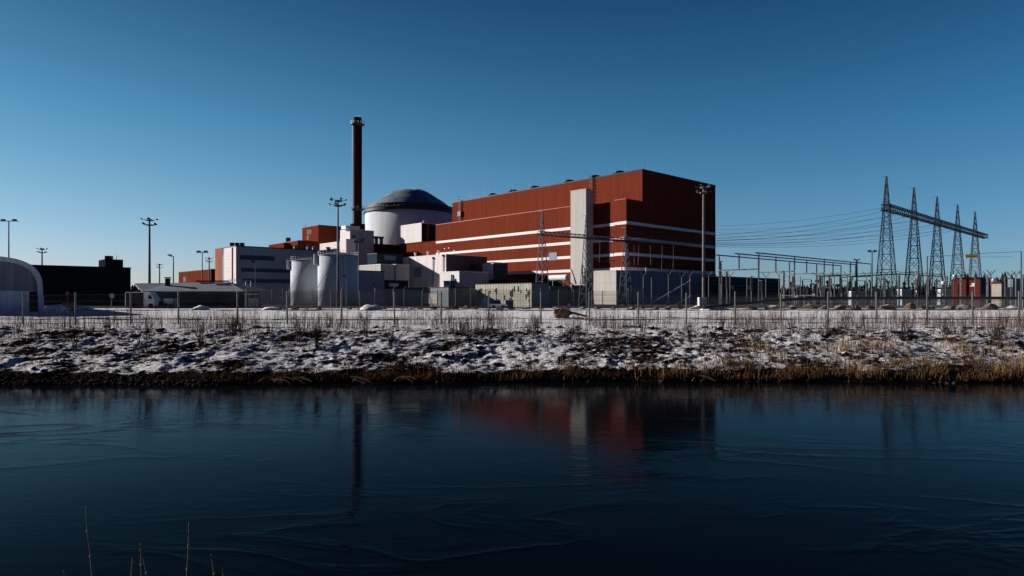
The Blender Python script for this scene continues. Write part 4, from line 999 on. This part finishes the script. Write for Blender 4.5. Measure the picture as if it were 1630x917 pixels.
# ------------------------------------------------------------------ fences
fy = 67.0
nf = thing('near_fence', (0, fy, 0), 'tall wire fence of single grey posts along the top of the canal bank', 'fence')
posts = [-205, -122, -42, 37, 120, 208, 284, 378, 457, 543.5, 628, 702, 778, 861, 938, 1016, 1092.5, 1170.5, 1243, 1318, 1395, 1476, 1548, 1622, 1702, 1784]
tops = []
random.seed(8)
for i, px_ in enumerate(posts):
    x = X(px_, fy); zt = Z(464.5 + random.uniform(-1.5, 2), fy); ln = random.uniform(-.02, .02)
    MB().bar((x, fy, gz(x, fy)-.1), (x+ln, fy, zt), .085, 8).build('post', M['post'], nf); tops.append((x, zt))
wr = MB()
for (xa, za), (xb, zb) in zip(tops, tops[1:]):
    for h_ in (.15, .35, .62, 1.0, 1.5, 2.05, 2.65, 3.3):
        a = Vector((xa, fy, h_*za/3.55)); b_ = Vector((xb, fy, h_*zb/3.55)); m_ = (a+b_)/2-Vector((0, 0, .03)); wr.bar(a, m_, .010, 3, caps=False); wr.bar(m_, b_, .010, 3, caps=False)
    x = xa
    while x < xb: wr.bar((x, fy, .05), (x, fy, 3.3), .0042, 3, caps=False); x += .15
wr.build('wire_mesh', M['fencewire'], nf)
iy = 126.0
inf = thing('security_fence', (0, iy, 1), 'high security fence with Y-shaped post tops in front of the plant', 'fence')
random.seed(4); px_ = 392; ip = []
while px_ < 1680:
    x = X(px_, iy); tall = px_ > 1000
    zt = Z(random.uniform(438.5, 442) if tall else random.uniform(458, 464), iy)
    mb = MB(); mb.bar((x, iy, .9), (x, iy, zt), .085, 6)
    if tall and random.random() < .55:
        for d in (-1, 1): mb.bar((x, iy, zt), (x+d*.75, iy-.1, zt+.95), .06, 5)
    elif not tall and random.random() < .4:
        mb.bar((x, iy, zt), (x+.4, iy-.2, zt+.6), .05, 5)
    mb.build('post', M['post'], inf); ip.append((x, zt)); px_ += random.choice((13, 21, 27, 30)) if tall else random.choice((17, 24, 29))
wm = MB()
for (xa, za), (xb, zb) in zip(ip, ip[1:]):
    zz_ = min(za, zb)
    for k in range(9): 
        z = 1.1+(zz_-1.2)*k/8; wm.bar((xa, iy, z), (xb, iy, z), .014, 3, caps=False)
    x = xa
    while x < xb: wm.bar((x, iy, .95), (x, iy, min(zz_, 3.1) if xa > X(1000, iy) else zz_), .024, 3, caps=False); x += .19
wm.build('wire_mesh', M['fencewire'], inf)
for (a, b_) in (((1033, 485), (1100.5, 445.5)), ((1075, 485), (1100.5, 470.8)), ((443, 469), (458, 484)),):
    MB().bar(P(a[0], a[1], iy-.2), P(b_[0], b_[1], iy-.2), .1, 6).build('brace', M['steel'], inf)
# corner posts with heavy Y tops at the right
cf = thing('corner_fence', (X(1600, 130), 130, 1), 'cluster of tall posts with V-shaped outriggers by the grey store', 'fence')
for px_, q_ in ((1529, 438), (1571, 440), (1577, 438), (1609, 441), (1617, 439), (1628, 440)):
    a = P(px_, q_, 124); MB().bar((a.x, 124, .95), a, .11, 6).build('post', M['steel'], cf)
    mb = MB()
    for d in (-1, 1): mb.bar(a, a+Vector((d*.85, -.1, 1.0)), .07, 5)
    mb.build('outrigger', M['steel'], cf)

# ------------------------------------------------------------------ boulders, heaps, snow
def rock(c, sx, sy, sz, seed, sub=3, rough=.32, cuts=0):
    rs = random.Random(seed*7+3); pl = [(Vector((rs.uniform(-1, 1), rs.uniform(-1, 1), rs.uniform(-.3, 1))).normalized(), rs.uniform(.55, .85)) for _ in range(cuts)]
    bm = bmesh.new(); bmesh.ops.create_icosphere(bm, subdivisions=sub, radius=1); off = Vector((seed*3.1, seed*1.7, seed*.9))
    for v in bm.verts:
        d = v.co.normalized(); k = 1+rough*noise.noise(d*1.3+off)+rough*.6*noise.noise(d*2.9+off)+rough*.25*noise.noise(d*7+off)
        q = d*k
        for n_, h_ in pl:
            e_ = q.dot(n_)-h_
            if e_ > 0: q = q-n_*e_*.92
        v.co = Vector((q.x*sx, q.y*sy, q.z*sz))
    vs = [(v.co.x+c[0], v.co.y+c[1], v.co.z+c[2]) for v in bm.verts]; fs = [tuple(v.index for v in f.verts) for f in bm.faces]; bm.free(); return vs, fs
random.seed(31)
rl_ = []
for px_ in (453, 470, 488, 508, 556, 575, 592, 612, 640, 652, 668, 690): rl_.append((px_, random.uniform(9, 15), random.uniform(4, 6)))
for px_, w_, h_ in ((712, 14, 6), (725, 12, 7), (744, 15, 7), (757, 12, 6), (778, 11, 7), (796, 13, 5), (815, 12, 5), (838, 14, 5), (862, 11, 4), (885, 14, 5), (903, 13, 5), (925, 15, 5), (950, 14, 6), (975, 12, 5),
                    (1003, 14, 6), (1022, 13, 6), (1044, 12, 6), (1064, 14, 7), (1083, 11, 9), (1110, 21, 8), (1196, 20, 6), (1228, 25, 9), (1258, 20, 8), (1288, 27, 12), (1312, 14, 8), (1337, 19, 9), (1362, 18, 10), (1386, 17, 8),
                    (1413, 24, 12), (1448, 22, 13), (1479, 23, 9), (1511, 22, 9), (1538, 28, 11), (1578, 24, 11), (1612, 26, 7)): rl_.append((px_, w_, h_))
for i, (px_, w_, h_) in enumerate(rl_):
    Y = 117.5+random.uniform(-1, 1.5); x = X(px_, Y); k = Y/F; sx = w_*k/2; sz = h_*k*.62; vs, fs = rock((x, Y, .85+sz*.45), sx, sx*.8, sz, i+2, 4, .4, 9)
    mb = MB(); mb.v = vs; mb.f = fs; m_ = random.choice(('rockbrown', 'rockbrown', 'rockdark', 'rockgrey'))
    cn = {'rockbrown': 'warm brown', 'rockdark': 'dark', 'rockgrey': 'grey snow-capped'}[m_]
    tag(mb.build('boulder', M[m_], None, smooth=False, recalc=False, loc=(x, Y, .85)), '%s boulder, %s from the left in the row before the security fence' % (cn, ordn(i+1)), 'boulder', 'boulders lined up before the security fence')
for i, (px_, w_, h_, l_) in enumerate(((88, 40, 10, 'snow heap beside the hangar'), (128, 40, 8, 'long snow heap right of the ochre barrier'), (318, 30, 8, 'snow heap before the guard house'), (432, 36, 6, 'flat snow heap right of the guard house'), (590, 34, 9, 'snow heap before the silos'), (1140, 44, 5, 'flat snow heap beside the pale mast foot'))):
    Y = 114 if i != 0 else 104; x = X(px_, Y); k = Y/F; vs, fs = rock((x, Y, .75), w_*k/2, w_*k/3, h_*k, i+50, 3, .35)
    mb = MB(); mb.v = vs; mb.f = fs; tag(mb.build('snow_heap', M['snow'], None, smooth=True, recalc=False, loc=(x, Y, .75)), l_, 'snow heap', 'snow heaps in the yard')
# uprooted stump with its trunk
Yl = 84.0; x = X(895, Yl)
lg_ = thing('fallen_tree', (x, Yl, gz(x, Yl)), 'uprooted brown tree stump with its trunk lying to the right in the snow', 'fallen tree')
vs, fs = rock((x, Yl, gz(x, Yl)+.5), .95, .7, .75, 77, 4, .6); mb = MB(); mb.v = vs; mb.f = fs; mb.build('root_plate', M['rockbrown'], lg_, smooth=True)
mb = MB(); mb.bar((x+.6, Yl, gz(x, Yl)+.85), (x+3.1, Yl-.4, gz(x, Yl)+.25), .2, 10, .1); mb.build('trunk', M['twig'], lg_)
mb = MB(); random.seed(6)
for i in range(40):
    a = random.uniform(0, math.pi*2); e_ = random.uniform(-.3, 1.3); d = Vector((math.cos(a)*math.cos(e_), math.sin(a)*math.cos(e_), math.sin(e_)))
    c0 = Vector((x, Yl, gz(x, Yl)+.5)); mb.bar(c0+d*.6, c0+d*random.uniform(1.0, 1.4), .03, 3, .01)
mb.build('roots', M['grass'], lg_)

# ------------------------------------------------------------------ bank stones (uncountable)
random.seed(77); mb = MB(); ms = MB(); base = []
for sd_ in range(6):
    vs, fs = rock((0, 0, 0), 1, 1, 1, sd_*5+1, 2, .5, 6); base.append((vs, fs))
def add_rock(mb, c, sx, sy, sz):
    vs, fs = random.choice(base); b_ = len(mb.v); a = random.uniform(0, 6.28); ca, sa = math.cos(a), math.sin(a)
    for x, y, z in vs: x1, y1 = x*sx, y*sy; mb.v.append((c[0]+ca*x1-sa*y1, c[1]+sa*x1+ca*y1, c[2]+z*sz))
    for f in fs: mb.f.append(tuple(b_+i for i in f))
for i in range(620):
    y = random.uniform(43.5, 60); x = random.uniform(-.86, .86)*y; s_ = random.choice((.08, .10, .13, .16, .2, .3))*random.uniform(.8, 1.25)
    if noise.noise(Vector((x*.2, y*.3, 5))) < -.12: continue
    add_rock(mb, (x, y, gz(x, y)+s_*.12), s_*1.2, s_, s_*.7)
tag(mb.build('bank_stones', M['bankstone'], smooth=True, recalc=False), 'scattered dark stones half covered by snow on the canal bank', 'stones', kind='stuff')
for i in range(1500):
    x = random.uniform(-38, 38); y = 40.9+shore(x)+abs(random.gauss(0, .75)); dens = 1 if x < -17 else .08
    if random.random() > dens: continue
    s_ = random.uniform(.06, .17); add_rock(ms, (x, y, max(WATER-.02, gz(x, y))+s_*.15), s_*1.3, s_, s_*.7)
tag(ms.build('shore_stones', M['shorestone'], smooth=True, recalc=False), 'wet stones along the water line of the far bank', 'stones', kind='stuff')

# ------------------------------------------------------------------ grass and weeds (uncountable)
def blade(mb, x, y, z, h, w_, lean, bend=.5):
    a = random.uniform(0, math.pi); dx, dy = math.cos(a)*w_/2, math.sin(a)*w_/2; la = random.uniform(0, 6.28); lx, ly = math.cos(la)*lean*h, math.sin(la)*lean*h; b_ = len(mb.v)
    mb.v += [(x-dx, y-dy, z-.05), (x+dx, y+dy, z-.05), (x+dx*.7+lx*bend*.5, y+dy*.7+ly*bend*.5, z+h*.6), (x-dx*.7+lx*bend*.5, y-dy*.7+ly*bend*.5, z+h*.6), (x+lx, y+ly, z+h)]
    mb.f += [(b_, b_+1, b_+2, b_+3), (b_+3, b_+2, b_+4)]
random.seed(101); g1 = MB(); g2 = MB(); g3 = MB()
for i in range(26000):
    x = random.uniform(-40, 42); u_ = random.random()**1.3; y = 41.2+shore(x)+u_*(2.7 if x < 14 else 3.6)
    d = .10 if x < -18.5 else .85
    if x < -18.5 and noise.noise(Vector((x*.5, 1, 1))) > .25: d = .25
    n_ = noise.noise(Vector((x*.55, y*1.1, 2)))
    if random.random() > d*(1 if n_ > .02 else .22)*(1 if u_ < .45 or x > 14 else .35): continue
    z = max(WATER, gz(x, y)); blade(g1, x, y, z, random.uniform(.18, .55)*(1.15 if x > 14 else 1), .030, .75)
for i in range(11000):
    x = random.uniform(2, 44); y = 41.5+shore(x)+random.random()**1.4*(7 if x > 14 else 3.5); n_ = noise.noise(Vector((x*.42, y*.35, 9)))
    dd = (n_-.02)*3.2*(min(1, max(.12, (x-8)/16)))
    if random.random() > dd: continue
    z = max(WATER, gz(x, y)); blade(g2, x, y, z, random.uniform(.5, 1.15), .026, .25)
for i in range(42000):
    y = random.uniform(47, 80)**1.0; x = random.uniform(-.84, .84)*y; n_ = noise.noise(Vector((x*.22, y*.28, 4)))+.5*noise.noise(Vector((x*.9, y*.9, 8)))
    dd = ((.30 if y < 60 else .02)+n_*1.3)*(1 if y < 61 else .35)
    if random.random() > dd: continue
    h_ = random.uniform(.3, .9)*(1.0 if y < 56 else 1.45); z = gz(x, y)
    blade(g3, x, y, z, h_, .020, .22)
    if random.random() < .35:
        for q in range(2): blade(g3, x+random.uniform(-.08, .08), y, z+h_*.5, h_*.4, .014, .8)
for i in range(10000):                                            # tall dead stalks standing in clumps near the crest
    y = random.uniform(50, 72); x = random.uniform(-.84, .84)*y; n_ = noise.noise(Vector((x*.16, y*.12, 14)))+.6*noise.noise(Vector((x*.7, y*.5, 3)))
    if random.random() > .17+n_*1.3+(.16 if x > 22 else 0): continue
    h_ = random.uniform(.9, 2.3); z = gz(x, y); blade(g3, x, y, z, h_, .024, .14)
    for q in range(3): blade(g3, x+random.uniform(-.06, .06), y, z+h_*random.uniform(.4, .75), h_*.25, .014, .7)
for i in range(24000):                                           # brown tufts poking through the snow of the slope
    y = random.uniform(43, 58); x = random.uniform(-.84, .84)*y; n_ = noise.noise(Vector((x*.5, y*.6, 21)))+.7*noise.noise(Vector((x*1.7, y*1.6, 8)))
    if n_ < .28 - (.12 if x > 10 else 0): continue
    blade(g1, x, y, gz(x, y), random.uniform(.12, .38), .028, .8)
tag(g1.build('dry_grass', M['grass'], recalc=False), 'matted brown dry grass fringing the water line', 'grass', kind='stuff')
tag(g2.build('reed_grass', M['reedgrass'], recalc=False), 'straw-coloured tall reed grass on the right part of the bank', 'grass', kind='stuff')
tag(g3.build('dead_weeds', M['weed'], recalc=False), 'thin dead weed stems standing in the snow', 'weeds', kind='stuff')
# bare shrubs
def shrub(px_, py_, hpx, wpx, label, n=16):
    Y = gy(py_, px_); x = X(px_, Y); z = gz(x, Y); H = hpx/F*Y; W_ = wpx/F*Y; mb = MB()
    def grow(p, d, L, r, dep):
        q = p+d*L; mb.bar(p, q, r, 3, r*.6, caps=False)
        if dep == 0: return
        for k in range(random.choice((2, 3))):
            nd = (d+Vector((random.uniform(-.5, .5), random.uniform(-.5, .5), random.uniform(-.1, .35)))).normalized(); grow(p.lerp(q, random.uniform(.45, 1)), nd, L*random.uniform(.55, .8), r*.6, dep-1)
    for i in range(n):
        a = random.uniform(0, 6.28); s_ = random.uniform(0, W_/H*.55); d = Vector((math.cos(a)*s_, math.sin(a)*s_, 1)).normalized()
        grow(Vector((x+random.uniform(-.2, .2)*W_*.5, Y+random.uniform(-.2, .2), z-.05)), d, H*random.uniform(.3, .5), .017, 2)
    tag(mb.build('bare_shrub', M['twig'], None, recalc=False, loc=(x, Y, z)), label, 'shrub', 'bare shrubs on the canal bank')
random.seed(55)
for a in ((118, 556, 40, 40, 'thin bare shrub on the left of the bank'), (228, 560, 76, 70, 'largest bare shrub, spreading over the left bank'), (318, 552, 62, 46, 'upright bare shrub right of the largest one'),
          (372, 532, 42, 26, 'narrow bare shrub behind the fifth fence post'), (478, 545, 46, 30, 'reddish bare shrub left of the tall mast'), (505, 556, 48, 22, 'slim bare shrub below the right silo'), (582, 538, 56, 40, 'dense bare shrub below the reactor building'),
          (622, 552, 36, 40, 'low wide shrub below the white workshop'), (735, 530, 36, 44, 'low shrub below the beige panel shed'), (852, 534, 48, 52, 'dense shrub left of the uprooted stump'), (908, 548, 42, 36, 'shrub in the shade below the uprooted stump'),
          (1098, 540, 42, 34, 'shrub on the bank below the pale mast'), (1205, 556, 52, 50, 'brown shrub low on the right bank'), (1346, 524, 48, 46, 'reddish shrub near the crest below the busbars'), (1440, 536, 44, 44, 'shrub below the largest lattice tower'), (1508, 540, 44, 50, 'dense shrub below the rust red hut'), (1585, 550, 52, 52, 'shrub at the far right of the bank')):
    shrub(*a)
bi = 0
for px_ in range(20, 1630, 52):
    if random.random() < .22: continue
    bi += 1; shrub(px_+random.uniform(-18, 18), random.uniform(518, 545), random.uniform(24, 46), random.uniform(14, 40), '%s small bare bush from the left along the bank crest' % ordn(bi), 9)
# pale branches hanging into the water
random.seed(9)
for px_, l_ in ((436, 'leftmost pale branch at the water line'), (452, 'second pale branch at the water line'), (478, 'pale twig tip drooping into the water'), (566, 'forked pale branch at the water line below the silos'), (636, 'short pale branch at the water line'), (1115, 'bleached branch at the right part of the water line')):
    x = X(px_, 41.2); y0_ = 41.0+shore(x); mb = MB(); st_ = Vector((x, y0_+.1, WATER+.35))
    for k in range(4):
        p = st_+Vector((random.uniform(-.3, .3), 0, random.uniform(-.1, .1))); d = Vector((random.choice((1, 1, -.4)), -.5, random.uniform(-.1, .15)))
        for j in range(5): q = p+d*.16; mb.bar(p, q, .013, 4, .009, caps=False); p = q; d = d+Vector((0, 0, -.14))
    tag(mb.build('fallen_branch', M['deadwood'], None, recalc=False, loc=tuple(st_)), l_, 'branch', 'pale branches at the water line')
# foreground reeds on the near bank
random.seed(14)
for (p0, q0, p1, q1, Y, l_) in ((136, 806, 146, 917, 4.6, 'tall leaning reed stem at the far lower left'), (300.5, 832, 298, 917, 4.6, 'straight reed stem, second tallest at the lower left'), (223.5, 865, 226, 917, 4.4, 'reed stem between the two tallest ones'),
        (211, 888, 208.5, 917, 4.4, 'short reed stem left of the middle one'), (225.5, 880, 234, 917, 4.5, 'reed stem leaning right beside the middle one'), (336, 882, 341, 917, 4.5, 'short reed stem right of the straight one'), (354, 906, 355, 917, 4.5, 'tiny reed tip rightmost at the bottom edge'), (100, 908, 103, 917, 4.5, 'tiny reed tip leftmost at the bottom edge')):
    a = P(p0, q0, Y); b_ = P(p1, q1, Y); d = (b_-a).normalized(); foot = a + d*((a.z-gz(a.x, Y))/max(.2, -d.z)); mb = MB(); pv = a; n_ = 9; L = (foot-a).length
    for j in range(1, n_+1):
        q = a.lerp(foot, j/n_)+Vector((random.uniform(-.004, .004), 0, 0)); mb.bar(pv, q, .0022+.0028*(j-1)/n_, 6, .0022+.0028*j/n_); mb.bar(q-d*.006, q+d*.006, .0065, 6); pv = q
    for j in range(2): q = a.lerp(foot, .03+.03*j); mb.bar(q, q+Vector((random.choice((-1, 1))*.02, 0, .05)), .0015, 4, .0006)
    tag(mb.build('reed_stem', M['reedstem'], None, recalc=False, loc=tuple(foot)), l_, 'reed', 'reed stems on the near bank')

# ------------------------------------------------------------------ far forest
random.seed(66); mb = MB()
def fir(x, y, H, r):
    b_ = len(mb.v); z0 = 1; n = 6; lv = 5
    mb.bar((x, y, z0), (x, y, z0+H*.3), r*.08, 4)
    for k in range(lv):
        zb = z0+H*(.12+.17*k); zt = zb+H*.26; rr = r*(1-k/lv*.85); b_ = len(mb.v)
        for i in range(n):
            a = 2*math.pi*i/n+k; q = rr*random.uniform(.7, 1.25); mb.v.append((x+q*math.cos(a), y+q*math.sin(a), zb+random.uniform(-.3, .3)))
        mb.v.append((x, y, zt))
        for i in range(n): mb.f.append((b_+i, b_+(i+1) % n, b_+n))
for i in range(3400):
    k = random.uniform(-.98, .98); y = random.uniform(520, 760); H = random.uniform(9, 14.5)
    if k > .69: y -= 170; H = random.uniform(11, 17)
    fir(k*y, y, H*random.uniform(.8, 1.0), random.uniform(3, 5))
tag(mb.build('forest', M['conifer'], recalc=False), 'dark band of far conifer forest along the horizon', 'forest', kind='stuff')
